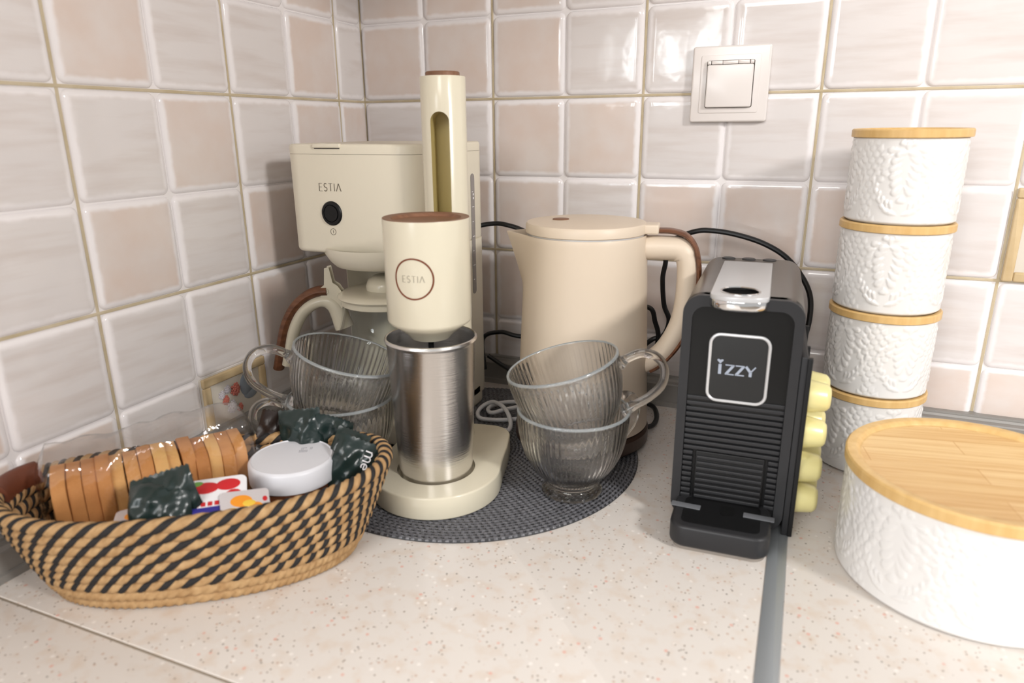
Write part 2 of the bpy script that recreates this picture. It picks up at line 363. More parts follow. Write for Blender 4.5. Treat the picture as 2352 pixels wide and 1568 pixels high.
def boolean(o, cutter, op='DIFFERENCE'):
    md = o.modifiers.new('cut', 'BOOLEAN'); md.object = cutter; md.operation = op; md.solver = 'EXACT'; md.material_mode = 'TRANSFER'
    dg = bpy.context.evaluated_depsgraph_get(); dg.update()
    me = bpy.data.meshes.new_from_object(o.evaluated_get(dg)); o.modifiers.clear(); o.data = me
    me.polygons.foreach_set('use_smooth', [True] * len(me.polygons)); me.set_sharp_from_angle(angle=math.radians(35))
    bpy.data.objects.remove(cutter, do_unlink=True)

# ---- thin stroke lettering (flat print), each letter an outline of strokes in a unit-high box
def arc(cx, cy, r, a0, a1, n=12, ry=None):
    return [(cx + r * math.cos(math.radians(a0 + (a1 - a0) * i / n)), cy + (ry or r) * math.sin(math.radians(a0 + (a1 - a0) * i / n))) for i in range(n + 1)]
GLY = {
    'E': (.5, [[(0, 0), (0, 1)], [(0, 1), (.46, 1)], [(0, .52), (.4, .52)], [(0, 0), (.48, 0)]]),
    'S': (.5, [arc(.25, .75, .21, 35, 270, 14, .25) + arc(.25, .25, .23, 90, -145, 14, .25)]),
    'T': (.62, [[(.31, 0), (.31, 1)], [(0, 1), (.62, 1)]]),
    'I': (.08, [[(.04, 0), (.04, 1)]]),
    'A': (.74, [[(0, 0), (.37, 1)], [(.37, 1), (.74, 0)], [(.5, .3), (.62, .3)]]),
}
def ribbon(poly, wd, h, mp):
    """flat ribbon with thickness h following a 2-D polyline; mp maps (x,y,h) to 3-D"""
    V, F = [], []; n = len(poly); P = [Vector(p) for p in poly]
    for i in range(n):
        t = (P[min(i + 1, n - 1)] - P[max(i - 1, 0)]); t = t.normalized(); nn = Vector((-t.y, t.x)) * wd / 2
        for q in (P[i] + nn, P[i] - nn):
            V.append(mp(q.x, q.y, 0)); V.append(mp(q.x, q.y, h))
    for i in range(n - 1):
        a = i * 4; b = a + 4
        F += [(a + 1, a + 3, b + 3, b + 1), (a, a + 1, b + 1, b), (a + 2, b + 2, b + 3, a + 3), (a, b, b + 2, a + 2)]
    F += [(0, 2, 3, 1), ((n - 1) * 4, (n - 1) * 4 + 1, (n - 1) * 4 + 3, (n - 1) * 4 + 2)]
    return V, F
def word(text, height, width, weight, mp, t=.0002, thin=.5):
    tot = sum(GLY[c][0] for c in text); gap = (width / height - tot) / (len(text) - 1); x = -width / height / 2; out = []
    for c in text:
        gw, st = GLY[c]
        for k, s in enumerate(st):
            s2 = []
            for a, b in zip(s, s[1:]):
                m = 3 if len(s) == 2 else 1
                s2 += [(a[0] + (b[0] - a[0]) * i / m, a[1] + (b[1] - a[1]) * i / m) for i in range(m)]
            s2.append(s[-1])
            horiz = abs(s[0][1] - s[-1][1]) < .05
            out.append(ribbon([((x + p[0]) * height, (p[1] - .5) * height) for p in s2], weight * (thin if horiz else 1), t, mp))
        x += gw + gap
    return join(*out)

# ================================================================== SETTING
TX0 = 0.1019           # first joint on the back wall
TY0 = 0.061            # first joint on the left wall
ROWZ = [0.03, 0.093, 0.193, 0.293, 0.393, 0.493, 0.593, 0.693]
tile_cache = {}
def tile_mesh(wd, ht):
    k = (round(wd, 4), round(ht, 4))
    if k in tile_cache: return tile_cache[k]
    lv = [(0, 0.0), (.0002, .0022), (.0010, .0038), (.0026, .0050), (.0055, .0056), (.011, .0058)]
    V, F = [], []; o = rr(wd, ht, .0075, 5); n = len(o)
    for d, z in lv: V += [(x, y, z) for x, y in rr(wd - 2 * d, ht - 2 * d, max(.0075 - d * .4, .002), 5)]
    for a in range(len(lv) - 1):
        for i in range(n):
            j = (i + 1) % n; F.append((a * n + i, a * n + j, (a + 1) * n + j, (a + 1) * n + i))
    F.append(tuple(range((len(lv) - 1) * n, len(lv) * n)))
    me = bpy.data.meshes.new('tile'); me.from_pydata(V, [], F); me.materials.append(M['tile'])
    me.polygons.foreach_set('use_smooth', [True] * len(F))
    uv = me.uv_layers.new(name='UVMap')
    for l in me.loops:
        v = me.vertices[l.vertex_index].co; uv.data[l.index].uv = (v.x / wd + .5, v.y / ht + .5)
    tile_cache[k] = me; return me

def wall(name, length, xform, label):
    """backing plaster with raised real-grout strips; tiles are laid on it"""
    o = obj(name, rbox(0, length, -.06, 0, -.02, .75, .001, .0005) if False else ([(0, 0, -.05), (length, 0, -.05), (length, .75, -.05), (0, .75, -.05), (0, 0, 0), (length, 0, 0), (length, .75, 0), (0, .75, 0)],
            [(0, 3, 2, 1), (4, 5, 6, 7), (0, 1, 5, 4), (1, 2, 6, 5), (2, 3, 7, 6), (3, 0, 4, 7)]), 'glaze', smooth=False, X=xform)
    tag(o, label, 'wall', kind='structure'); return o
XB = FRONT                                                      # back wall: local x=X, y=Z, z=-Y
XL = Matrix(((0, 0, 1, 0), (-1, 0, 0, 0), (0, 1, 0, 0), (0, 0, 0, 1)))  # left wall: local x = distance from the corner (-Y), y=Z, z=+X (mirrored tiles are symmetric)
wb = wall('wall_back', 1.5, XB, 'tiled back wall with glazed blush and white tiles')
wl = wall('wall_left', 1.4, T(0, 0, 0) @ Matrix(((0, 0, 1, 0), (1, 0, 0, -1.4), (0, 1, 0, 0), (0, 0, 0, 1))), 'tiled left wall with glazed blush and white tiles')
random.seed(3)
def lay(wallobj, joints, tan_parity, mk, skip, sg=1):
    rows = ROWZ; n = 0
    for c in range(len(joints) - 1):
        for r in range(len(rows) - 1):
            if (c, r) in skip: continue
            a, b = joints[c], joints[c + 1]; z0, z1 = rows[r], rows[r + 1]
            ga = .0017 if (c % 2 == tan_parity or c == 0) else .0006; gb = .0017 if ((c + 1) % 2 == tan_parity) else .0006
            gz0 = .0017 if r in (2, 4, 6) else .0006; gz1 = .0017 if (r + 1) in (2, 4, 6) else .0006
            wd = round(b - a - ga - gb, 4); ht = round(z1 - z0 - gz0 - gz1, 4)
            t = obj('tile', tile_mesh(wd, ht), None, wallobj)
            t.matrix_local = mk((a + ga + b - gb) / 2, (z0 + gz0 + z1 - gz1) / 2) @ T(0, 0, -.0022) @ RX(random.uniform(-.004, .004)) @ RY(random.uniform(-.004, .004))
            n += 1
    # tan grout in every second joint
    for c in range(len(joints)):
        if c % 2 == tan_parity:
            obj('grout_line', xf(rbox(-.0015, .0015, ROWZ[0], ROWZ[-1], -.001, .0006, .0004, .0004), mk(joints[c], 0)), 'grout', wallobj)
    for r in (2, 4, 6):
        obj('grout_line', xf(rbox(min(sg * joints[0], sg * joints[-1]), max(sg * joints[0], sg * joints[-1]), -.0015, .0015, -.001, .0009, .0004, .0004), mk(0, ROWZ[r])), 'grout', wallobj)
jb = [0.0006] + [TX0 + .1 * k for k in range(14)]
jl = [0.0006] + [TY0 + .1 * k for k in range(13)]
mkB = lambda x, z: XB @ T(x, z, 0.0)
mkL = lambda d, z: Matrix(((0, 0, 1, 0), (1, 0, 0, -d), (0, 1, 0, z), (0, 0, 0, 1)))
lay(wb, jb, 0, mkB, {(8, 3 - 1)})
lay(wl, jl, 1, mkL, {(3, 0)}, -1)
# decorative framed tiles
def deco(wallobj, mk, cx, z0, z1, full0):
    wd = .0975; ht = z1 - z0 - .001; cz = (z0 + z1) / 2
    fl = obj('framed_tile', xf(prism(rr(wd, ht, .003), 0, .0045, .0012), mk(cx, cz)), 'deco', wallobj)
    # moulded border (open at the bottom when the tile is cut by the skirting)
    bw = .0105; segs = [(-wd / 2, wd / 2, ht / 2 - bw, ht / 2), (-wd / 2, -wd / 2 + bw, -ht / 2, ht / 2 - bw), (wd / 2 - bw, wd / 2, -ht / 2, ht / 2 - bw)]
    if full0: segs.append((-wd / 2 + bw, wd / 2 - bw, -ht / 2, -ht / 2 + bw))
    for s in segs: obj('frame_moulding', xf(rbox(s[0], s[1], s[2], s[3], .002, .0075, .002, .002), mk(cx, cz)), 'decoframe', fl)
    return fl
dl = deco(wl, mkL, TY0 + .25, .03, .093, False)
dr = deco(wb, mkB, TX0 + .75, .193, .293, True)
def berry(px, pz, r, m, mk, holder, n=26):
    out = []
    for i in range(n):
        a = i * 2.39996; q = math.sqrt((i + .5) / n); out.append(xf(lathe([(r * .23, 0), (r * .2, r * .1), (r * .1, r * .17), (0, r * .19)], 7), T(r * .85 * q * math.cos(a), r * q * math.sin(a), r * .35 * (1 - q * q))))
    b = obj('berry_motif', xf(join(*out), mk(px, pz) @ T(0, 0, .0047)), m, holder); return b
cx = TY0 + .25
for dx, dz, r, m in ((-.002, .066, .0075, 'berryred'), (-.014, .070, .005, 'berrypale'), (-.023, .066, .005, 'berrypale'), (-.018, .058, .0055, 'berryred'), (-.010, .047, .0075, 'berrypale'), (.002, .042, .005, 'berryred')):
    berry(cx - dx, dz, r, m, mkL, dl)
obj('plum_motif', xf(join(xf(lathe([(1, 0), (.9, .25), (.55, .42), (0, .5)], 20), Matrix.Diagonal((.010, .014, .004, 1))), xf(lathe([(1, 0), (.9, .25), (.55, .42), (0, .5)], 20), T(.006, -.013, 0) @ Matrix.Diagonal((.011, .006, .003, 1)))), mkL(cx - .016, .066) @ T(0, 0, .0045)), 'plum', dl)
obj('plum_motif', xf(lathe([(1, 0), (.9, .25), (.55, .42), (0, .5)], 20), mkB(TX0 + .76, .243) @ T(0, 0, .0045) @ Matrix.Diagonal((.016, .02, .004, 1))), 'plum', dr)

# countertop slabs (the corner piece, the run along the back wall, the run along the left wall)
def slab(name, x0, x1, y0, y1, label):
    return tag(obj(name, rbox(x0, x1, y0, y1, -.038, 0, .001, .0008), 'counter'), label, 'countertop', kind='structure')
slab('countertop', 0, .6, -.6135, 0, 'speckled cream worktop slab filling the corner')
slab('countertop', .6155, 1.5, -.6135, 0, 'speckled cream worktop slab right of the grey metal strip')
slab('countertop', 0, .6, -1.4, -.6155, 'speckled cream worktop slab below the seam at lower left')
tag(obj('trim_1', rbox(.6, .6155, -.6135, 0, -.036, .0008, .0004, .0004), 'alu'), 'grey aluminium jointing strip between two worktop slabs', 'trim', kind='structure')
tag(obj('trim_2', rbox(0, .6, -.6156, -.6134, -.03, -.0006, .0003, .0002), 'seam'), 'thin dark seam between worktop slabs at lower left', 'trim', kind='structure')
def skirting(name, length, top, X, label):
    p = [(0, 0), (.021, 0), (.021, .0065), (.0185, .0075), (.0185, top - .009), (.0175, top - .0075), (.012, top - .006), (.0105, top - .0035), (.009, top - .0035), (.0085, top - .001), (0, top)]
    n = len(p); V = [(0, -d, z) for d, z in p] + [(length, -d, z) for d, z in p]; F = [(i, i + n, (i + 1) % n + n, (i + 1) % n) for i in range(n)] + [tuple(range(n)), tuple(range(2 * n - 1, n - 1, -1))]
    return tag(obj(name, (V, F), 'skirt', X=X, sharp=20), label, 'skirting', kind='structure')
skirting('baseboard_back', 1.5, .039, T(0, -.0005, 0), 'grey profiled upstand strip along the back wall')
skirting('baseboard_left', 1.4, .033, T(.0005, -1.4, 0) @ RZ(PI / 2), 'grey profiled upstand strip along the left wall')
tag(obj('floor', [(-.5, -4.2, -.9), (4, -4.2, -.9), (4, .2, -.9), (-.5, .2, -.9)] and ([(-.5, -4.2, -.9), (4, -4.2, -.9), (4, .2, -.9), (-.5, .2, -.9)], [(0, 1, 2, 3)]), 'floor', smooth=False), 'brown kitchen floor', 'floor', kind='structure')

# ---- wall units above the worktop (their undersides are just above the picture)
def cabinet(name, outline, z0, z1, doors, label):
    r = root(name, label, 'cabinet', (0, 0, 0)); r['kind'] = 'structure'
    obj('carcass', prism(outline, z0, z1, .001, .001), 'plaster', r, smooth=False)
    for (x0, y0), (x1, y1) in doors:
        d = Vector((x1 - x0, y1 - y0)); L_ = d.length; an = math.atan2(d.y, d.x)
        dd = obj('door', rbox(.002, L_ - .002, -.019, -.001, z0 + .003, z1 - .003, .002, .002), 'plaster', r, X=T(x0, y0, 0) @ RZ(an))
        obj('handle', rbox(L_ - .05, L_ - .04, -.030, -.019, z0 + .04, z0 + .16, .003, .002), 'silver', dd, X=T(x0, y0, 0) @ RZ(an))
    return r
cabinet('wall_cabinet', [(.008, -.56), (.28, -.56), (.56, -.28), (.56, -.008), (.008, -.008)], .665, 1.3, [((.28, -.56), (.56, -.28))], 'pale corner wall cabinet above the coffee maker')
cabinet('wall_cabinet', [(.008, -1.4), (.28, -1.4), (.28, -.562), (.008, -.562)], .665, 1.3, [((.28, -1.4), (.28, -1.0)), ((.28, -1.0), (.28, -.562))], 'pale wall cabinet along the left wall above the basket')

# ---- wall socket
s = root('wall_socket', 'white square wall socket with closed hinged cover above the kettle', 'socket', (.5035, -.0036, .4025))
obj('frame', xf(join(prism(rr(.086, .083, .003), 0, .0075, .002)), FRONT), 'whiteplastic', s)
obj('surround', xf(prism(rr(.066, .063, .002), .0074, .0082, .0004), FRONT), 'whiteplastic', s)
obj('cover_gap', xf(prism(rr(.0525, .0515, .002), .0081, .0086), FRONT), 'gap', s)
cv = obj('cover', xf(prism(rr(.0508, .0462, .002, 5, 0, -.0022), .0083, .0125, .0012), FRONT), 'whiteplastic', s)
for x0, x1 in ((-.0254, -.0215), (-.0208, -.0088), (-.0085, .0085), (.0088, .0208), (.0215, .0254)):
    obj('hinge', xf(rbox(x0, x1, .0214, .0252, .0082, .0118 if abs(x0 + x1) > .01 else .0108, .0006, .0006), FRONT), 'whiteplastic', cv)

# ================================================================== PLACEMAT
def make_mat():
    R = .1935; p = .0045; nr = int(R / p); na = 720; sub = 4
    rs = [(k + q / sub) * p for k in range(nr) for q in range(sub)] + [nr * p]
    th = np.linspace(0, 2 * PI, na, endpoint=False); V = []
    for r in rs:
        k = int(r / p + 1e-6); ph = (r / p) % 1; hh = math.sin(PI * ph) ** .7 if 0 < ph < 1 else 0
        nb = max(8, int(2 * PI * (k + .5) * p / .0062)); wv = .55 + .45 * np.abs(np.sin(nb * th / 2 + (k % 2) * PI / 2))
        z = .0008 + .0026 * hh * wv
        V.append(np.stack([r * np.cos(th), r * np.sin(th), z], 1))
    V = np.concatenate(V); m = len(rs); F = []
    i = np.arange(na); j = (i + 1) % na
    for a in range(m - 1): F.append(np.stack([a * na + i, (a + 1) * na + i, (a + 1) * na + j, a * na + j], 1))
    F = [tuple(q) for q in np.concatenate(F).tolist()]
    V = V.tolist(); o = len(V); V += [(R * math.cos(t), R * math.sin(t), 0) for t in th]; F += [((m - 1) * na + a, o + a, o + (a + 1) % na, (m - 1) * na + (a + 1) % na) for a in range(na)]
    return V, F
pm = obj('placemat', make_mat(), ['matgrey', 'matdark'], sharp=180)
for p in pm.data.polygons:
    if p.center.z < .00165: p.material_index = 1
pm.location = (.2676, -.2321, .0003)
tag(pm, 'round dark grey woven placemat under the coffee appliances', 'placemat')
MZ = .0034

# ================================================================== DRIP COFFEE MAKER
c = root('drip_coffee_maker', 'cream drip coffee maker with black button beside the left wall', 'coffee maker', (.139, -.1635, MZ))
# local: x -.084.. .084, y -.0885 (front) .. .0885
HZ0, HZ1 = .2185, .3375
def offs(p, d): return inset(p, -d)
hp = rr(.168, .177, .022, 8)
head = obj('brew_head', prism(hp, HZ0, HZ1 - .0108, .0, .005), 'cream', c)
lid = obj('top_lid', prism(hp, HZ1 - .0105, HZ1, .003), 'cream', c)
obj('lid_latch', rbox(-.040, -.005, -.0905, -.0865, HZ1 - .004, HZ1 + .0005, .001, .0008), 'cream', lid)
obj('lid_seam', rbox(-.039, -.006, -.0890, -.087, HZ1 - .0052, HZ1 - .0038, .0004, .0003), 'gap', lid)
# rear column with the hollow for the carafe
colm = obj('tank_column', prism(rr(.150, .112, .02, 8, .009, .0325), .012, HZ0 + .002, 0, .004), 'cream', c)
cut = obj('cut', xf(lathe([(0, .03), (.0672, .03), (.0672, HZ0 - .003), (0, HZ0 - .003)], 64), T(.006, -.0365, 0)), 'cream'); cut.parent = c
boolean(colm, cut)
obj('base_plate', prism(rr(.160, .188, .03, 8, .004, -.0055), 0, .028, .004, .003), 'cream', c)
obj('warming_plate', xf(lathe([(0, .0275), (.056, .0275), (.057, .029), (.052, .0297), (0, .0297)], 48), T(.006, -.0365, 0)), 'blacksoft', c)
obj('filter_cone', xf(lathe([(.066, HZ0 + .006), (.0655, HZ0 - .002), (.060, HZ0 - .011), (.0545, HZ0 - .0165), (.051, HZ0 - .0175), (0, HZ0 - .0175)], 64), T(.006, -.0365, 0)), 'cream', c)
obj('drip_valve', xf(lathe([(.020, HZ0 - .0155), (.018, HZ0 - .019), (.010, HZ0 - .0225), (0, HZ0 - .0225)], 32), T(.006, -.0365, 0)), 'black', c)
bt = obj('power_button', xf(lathe([(.0133, 0), (.0133, .001), (.0122, .0022), (.0098, .0024), (.0095, .0012), (.009, .0012), (.0086, .0028), (.003, .0022), (.0022, .0024), (0, .0016)], 48), T(-.0222, -.0883, .2638) @ FRONT), 'black', c)
fl = lambda ox, oz: (lambda x, y, h: (ox + x, -.0885 - h, oz + y))
obj('lettering', word('ESTIA', .0082, .0285, .00085, fl(-.0222, .2920)), 'ink', c, smooth=False)
obj('power_symbol', join(ribbon(arc(0, 0, .0035, 0, 360, 28), .0005, .0002, fl(-.0225, .2436)), ribbon([(0, -.0016), (0, .0016)], .0005, .0002, fl(-.0225, .2436))), 'ink', c, smooth=False)
win = obj('water_gauge', xf(prism(rr(.0095, .148, .0047), 0, .0009, .0003), T(.0839, .0485, .2265) @ SIDE), 'windowgrey', c)
marks = []
for k in range(7):
    marks.append(rbox(-.0030, .0002 + (.0022 if k % 2 else 0), -.056 + k * .018, -.0555 + k * .018 + .0004, .0009, .0011, .0001, .00005))
for k in range(2): marks.append(rbox(-.001, .0022, .048 - k * .0045, .0505 - k * .0045, .0009, .0011, .0001, .00005))
obj('gauge_marks', xf(join(*marks), T(.0839, .0485, .2265) @ SIDE), 'white', win)

# ---- carafe (lifts off the warming plate)
CX, CY, CZ = .145, -.200, MZ + .0300
k = root('glass_carafe', 'round glass carafe with walnut-trimmed handle in the coffee maker', 'carafe', (CX, CY, CZ))
obj('glass_body', lathe([(0, .0), (.045, .0), (.053, .006), (.061, .035), (.0625, .055), (.060, .080), (.054, .102), (.0505, .118), (.0505, .131), (.0492, .131), (.0492, .118), (.0528, .101), (.0588, .079), (.0612, .055), (.0598, .035), (.052, .008), (.044, .0015), (0, .0015)], 64), 'thinglass', k)
clid = obj('lid', lathe([(0, .1395), (.03, .1405), (.048, .1395), (.0545, .1365), (.056, .134), (.054, .1315), (0, .1315)], 64), 'cream2', k)
obj('knob', lathe([(.0215, .1395), (.022, .145), (.019, .152), (.012, .157), (0, .159)], 40), 'cream2', clid)
obj('band', lathe([(.0512, .124), (.0522, .125), (.0522, .131), (.0512, .1315)], 64), 'cream2', k)
ha = math.radians(202.5); hd = Vector((math.cos(ha), math.sin(ha), 0)); pn = Vector((-hd.y, hd.x, 0))
def hpth(pts, kk=7): return catmull([hd * d + Vector((0, 0, z)) for d, z in pts], kk)
H0 = -CZ
pts = [(.0515, .098 - .005), (.060, .118), (.072, .126), (.088, .122), (.102, .110), (.113, .090), (.120, .066), (.1255, .046)]
hp1 = hpth(pts); n1 = len(hp1)
obj('handle', tube(hp1, .0085, 14, plane=pn, sec=[(.9 + .5 * max(0, 1 - i / n1 * 3) - .25 * max(0, i / n1 - .6), 1.15) for i in range(n1)]), 'cream2', k)
wp = hpth([(.068, .1385), (.080, .1375), (.094, .1315), (.1085, .119), (.1205, .100), (.1285, .076), (.1345, .050), (.137, .041)])
obj('handle_grip', tube(wp, .0056, 12, plane=pn, sec=(1.15, 1.8)), 'walnut', k)
obj('hinge_block', xf(prism([(.051, .122), (.058, .112), (.069, .120), (.0735, .128), (.0735, .1415), (.0685, .1455), (.0668, .1650), (.0650, .1655), (.0620, .1480), (.0560, .1440), (.0510, .1360)][::-1], -.0065, .0065, .002, .002), Matrix(((hd.x, 0, pn.x, 0), (hd.y, 0, pn.y, 0), (0, 1, 0, 0), (0, 0, 0, 1)))), 'cream2', k)
obj('hinge_pin', xf(lathe([(.0032, 0), (.0030, .001), (.0014, .001), (.0014, .0004), (0, .0004)], 20), Matrix(((hd.x, 0, pn.x, hd.x * .0685 + pn.x * .0065), (hd.y, 0, pn.y, hd.y * .0685 + pn.y * .0065), (0, 1, 0, .139), (0, 0, 0, 1)))), 'cream2', k)

# ================================================================== ICED COFFEE MAKER
IX, IY = .2792, -.3311
fa = math.radians(-80); fd = Vector((math.cos(fa), math.sin(fa)))     # facing direction
ic = root('iced_coffee_maker', 'tall cream iced coffee maker with walnut dish and slotted column', 'coffee maker', (IX, IY, MZ), fa + PI / 2)
# local frame: front is -y, column at +y
COLY = .078
def hull_base():
    p = [(.0655 * math.cos(t), .0655 * math.sin(t)) for t in np.linspace(math.radians(172), math.radians(368), 40)]
    q = [(.0615, .048), (.056, .088)] ; cr = arc(.030, .086, .027, 10, 90, 8); cl = arc(-.030, .086, .027, 90, 170, 8)
    return p + [(.0625, .030), (.0605, .060)] + cr + cl + [(-.0605, .060), (-.0625, .030)]
hb = hull_base()
base = obj('base', prism(hb, 0, .0235, .002, .002), 'cream2', ic)
cut = obj('cut', lathe([(0, .0175), (.0395, .0175), (.0395, .04), (0, .04)], 64), 'cream2'); cut.parent = ic; boolean(base, cut)
obj('base_foot', prism(inset(hb, .002), -.0002, .0015), 'blacksoft', ic)
col = obj('column', lathe([(0, .02), (.0222, .02), (.0222, .3995), (.0217, .4005), (0, .4005)], 64), 'cream2', ic, X=T(-.0045, COLY, 0))
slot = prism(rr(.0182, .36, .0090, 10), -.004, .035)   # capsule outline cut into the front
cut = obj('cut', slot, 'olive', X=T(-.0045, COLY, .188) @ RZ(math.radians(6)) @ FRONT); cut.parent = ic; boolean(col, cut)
obj('column_cap', lathe([(.0166, .4003), (.0166, .4040), (.0158, .4048), (0, .4048)], 48), 'walnut2', ic, X=T(-.0045, COLY, 0))
obj('arm', rbox(-.017, .017, .030, .066, .19, .262, .004, .003), 'cream2', ic)
hd_ = obj('mixing_head', lathe([(0, .161), (.0165, .161), (.0185, .1615), (.0222, .166), (.0305, .1725), (.0385, .1782), (.0398, .1812), (.0399, .2742), (.0396, .2753), (.0390, .2753), (.0300, .2705), (0, .2705)], 96), 'cream2', ic)
obj('wooden_dish', lathe([(.0397, .2752), (.0395, .2758), (.0325, .2752), (.0305, .2725), (.0295, .2722), (0, .2724)], 96), 'walnut2', ic)
cyl = lambda r0, oz: (lambda x, y, h: ((r0 + h) * math.sin(x / r0), -(r0 + h) * math.cos(x / r0), oz + y))
obj('badge_ring', ribbon(arc(0, 0,   .0181, 0, 360, 64), .0014, .0004, cyl(.0399, .2255)), 'copper', hd_)
obj('lettering', word('ESTIA', .0058, .0205, .0008, cyl(.0399, .2255)), 'inklight', hd_, smooth=False)
obj('mixer_shaft', tube([(0, 0, .06), (0, 0, .162)], .0028, 12), 'black', ic)
cr_ = root('power_cord', 'white power cord coiled on the mat behind the iced coffee maker', 'cord')
wc = catmull([(.2992, -.2125, .018), (.3016, -.1945, .013), (.2941, -.1699, .013), (.2743, -.1409, .016), (.2514, -.1233, .015), (.2386, -.1267, .010), (.2381, -.1444, .0075), (.2487, -.1616, .0075), (.2652, -.1611, .0075), (.2829, -.1541, .0075), (.300, -.139, .0075), (.304, -.112, .0085), (.2867, -.0949, .009), (.2591, -.1052, .009), (.248, -.1226, .009), (.2493, -.1379, .0095), (.2604, -.1504, .012), (.2719, -.1382, .013), (.290, -.112, .012), (.294, -.088, .0075), (.285, -.060, .0075)], 8)
obj('cable', tube(wc, .0027, 10), 'whitecable', cr_)
d0 = (Vector(wc[8]) - Vector(wc[0])).normalized(); rl = []
for i in range(4):
    c0 = Vector(wc[0]) + d0 * (.0035 * i - .001); rl.append(tube([c0, c0 + d0 * .0022], .0048 - .0004 * i, 10))
obj('strain_relief', join(*rl), 'whitecable', cr_)

# ---- steel tumbler standing in the base
t_ = obj('steel_tumbler', lathe([(0, .0), (.0345, .0), (.0362, .0015), (.0372, .012), (.0427, .139), (.0438, .1405), (.0446, .1425), (.0440, .1447), (.0428, .1452), (.0420, .1445), (.0415, .139), (.0358, .012), (.034, .003), (0, .003)], 96), 'steel'); t_.location = (IX, IY, MZ + .0178)
tag(t_, 'brushed steel tumbler standing in the iced coffee maker base', 'tumbler')

# ================================================================== KETTLE
KX, KY = .3779, -.1502; KAZ = math.radians(8)
kt = root('electric_kettle', 'beige electric kettle with walnut-trimmed handle in front of the back wall', 'kettle', (KX, KY, MZ), KAZ)
def kettle_body():
    n = 120; zs = [.022, .03, .06, .1, .14, .17, .185, .2, .215, .228, .236, .2405]; V, F = [], []
    def Rz(z): return .0778 + (.0668 - .0778) * (z / .2415)
    def row(z, off, zz=None):
        R = Rz(z) - off; tip = max(0, (z - .172) / .0685); D = R + (.0235 - off * .4) * tip ** 1.15; out = []
        ct = math.acos(min(1, R / D)) if D > R + 1e-5 else 0
        for i in range(n):
            a = 2 * PI * i / n; d = abs(((a - PI + PI) % (2 * PI)) - PI); d = abs((a - PI + PI) % (2 * PI) - PI)
            dd = abs(math.atan2(math.sin(a - PI), math.cos(a - PI)))
            r = R / math.cos(ct - dd) if dd < ct else R
            out.append((r * math.cos(a), r * math.sin(a), z if zz is None else zz))
        return out
    for z in zs: V += row(z, 0)
    V += row(.2405, .0003, .2412); V += row(.2405, .0020, .2412); V += row(.238, .0024); V += row(.2, .0026)
    m = len(zs) + 4
    for a in range(m - 1):
        for i in range(n):
            j = (i + 1) % n; F.append((a * n + i, a * n + j, (a + 1) * n + j, (a + 1) * n + i))
    F.append(tuple(range((m - 1) * n, m * n))); F.append(tuple(range(n - 1, -1, -1)))
    return V, F
kb = obj('body', kettle_body(), 'kettle', kt, sharp=40)
obj('lid_seal', lathe([(0, .236), (.0640, .236), (.0648, .2405), (.0648, .2432), (0, .2432)], 96), 'silver', kt)
kl = obj('lid', lathe([(0, .2428), (.0655, .2428), (.0665, .2436), (.0665, .2515), (.0650, .2538), (.060, .2545), (0, .2552)], 96), 'kettle', kt)
obj('lid_tab', rbox(.058, .0795, -.0135, .0135, .2432, .2535, .003, .002), 'kettle', kl)
obj('lid_button', lathe([(.0092, .2545), (.0092, .2556), (.0086, .2559), (0, .2559)], 32), 'walnut2', kl, X=T(-.029, .004, 0))
hpt = catmull([(.056, 0, .2270), (.084, 0, .2275), (.1015, 0, .2262), (.1095, 0, .2165), (.1118, 0, .196), (.1105, 0, .165), (.1055, 0, .140), (.094, 0, .1165), (.080, 0, .101), (.066, 0, .093)], 7)
obj('handle', tube(hpt, .0118, 18, plane=(0, 1, 0), sec=[(1.12 if i < len(hpt) * .3 else .95, 1.05) for i in range(len(hpt))]), 'kettle', kt)
wpt = catmull([(.0795, 0, .2462), (.094, 0, .2458), (.1085, 0, .2412), (.1185, 0, .2285), (.1232, 0, .207), (.1235, 0, .184), (.121, 0, .158), (.1145, 0, .1345), (.103, 0, .113), (.0885, 0, .0955), (.078, 0, .0875)], 7)
obj('handle_trim', tube(wpt, .0040, 12, plane=(0, 1, 0), sec=(.75, 2.7)), 'walnut', kt)
obj('power_base', lathe([(0, 0), (.076, 0), (.0785, .003), (.0785, .016), (.076, .0195), (0, .0195)], 96), mat('dark_brown_base', (70, 52, 44), .35), kt)

# ================================================================== CAPSULE MACHINE
CM = root('capsule_coffee_machine', 'slim black capsule coffee machine with chrome badge between kettle and canisters', 'coffee machine', (.5595, -.292, 0), math.radians(2.0))
# local: x -.05...05, front y=0, back y=.205
W2 = .0495; HT = .218
outer = rr(2 * W2, HT - .004, .016, 8, 0, (HT + .004) / 2)
body = obj('body', prism(outer, -.200, -.004, 0, .006), 'titan', CM, X=FRONT)
fr_in = rr(2 * W2 - .016, HT - .004 - .0125, .011, 8, 0, (HT + .004) / 2 - .0035)
obj('front_frame', xf(ringprism(outer, fr_in, -.012, .0015), FRONT), 'blacksoft', CM)
obj('front_panel', xf(prism(rr(2 * W2 - .015, .094, .010, 8, 0, HT - .0505 - .007), -.01, -.0008), FRONT), 'gloss', CM)
obj('rib_backing', xf(prism(rr(2 * W2 - .015, .118, .003, 4, 0, .064), -.01, -.0030), FRONT), 'black', CM)
nrib = 19
for i in range(nrib):
    z = .026 + i * (.098 / (nrib - 1))
    if i < 9:
        for x0, x1 in ((-.0415, -.0325), (.0325, .0415)):
            obj('rib', rbox(x0, x1, -.0003, .006, z - .0018, z + .0018, .0008, .0006), 'blacksoft', CM)
    else:
        obj('rib', rbox(-.0415, .0415, -.0003, .006, z - .0018, z + .0018, .0008, .0006), 'blacksoft', CM)
fb = obj('lower_flap', rbox(-.0300, .0300, -.0016, .006, .022, .073, .001, .0008), 'black', CM)
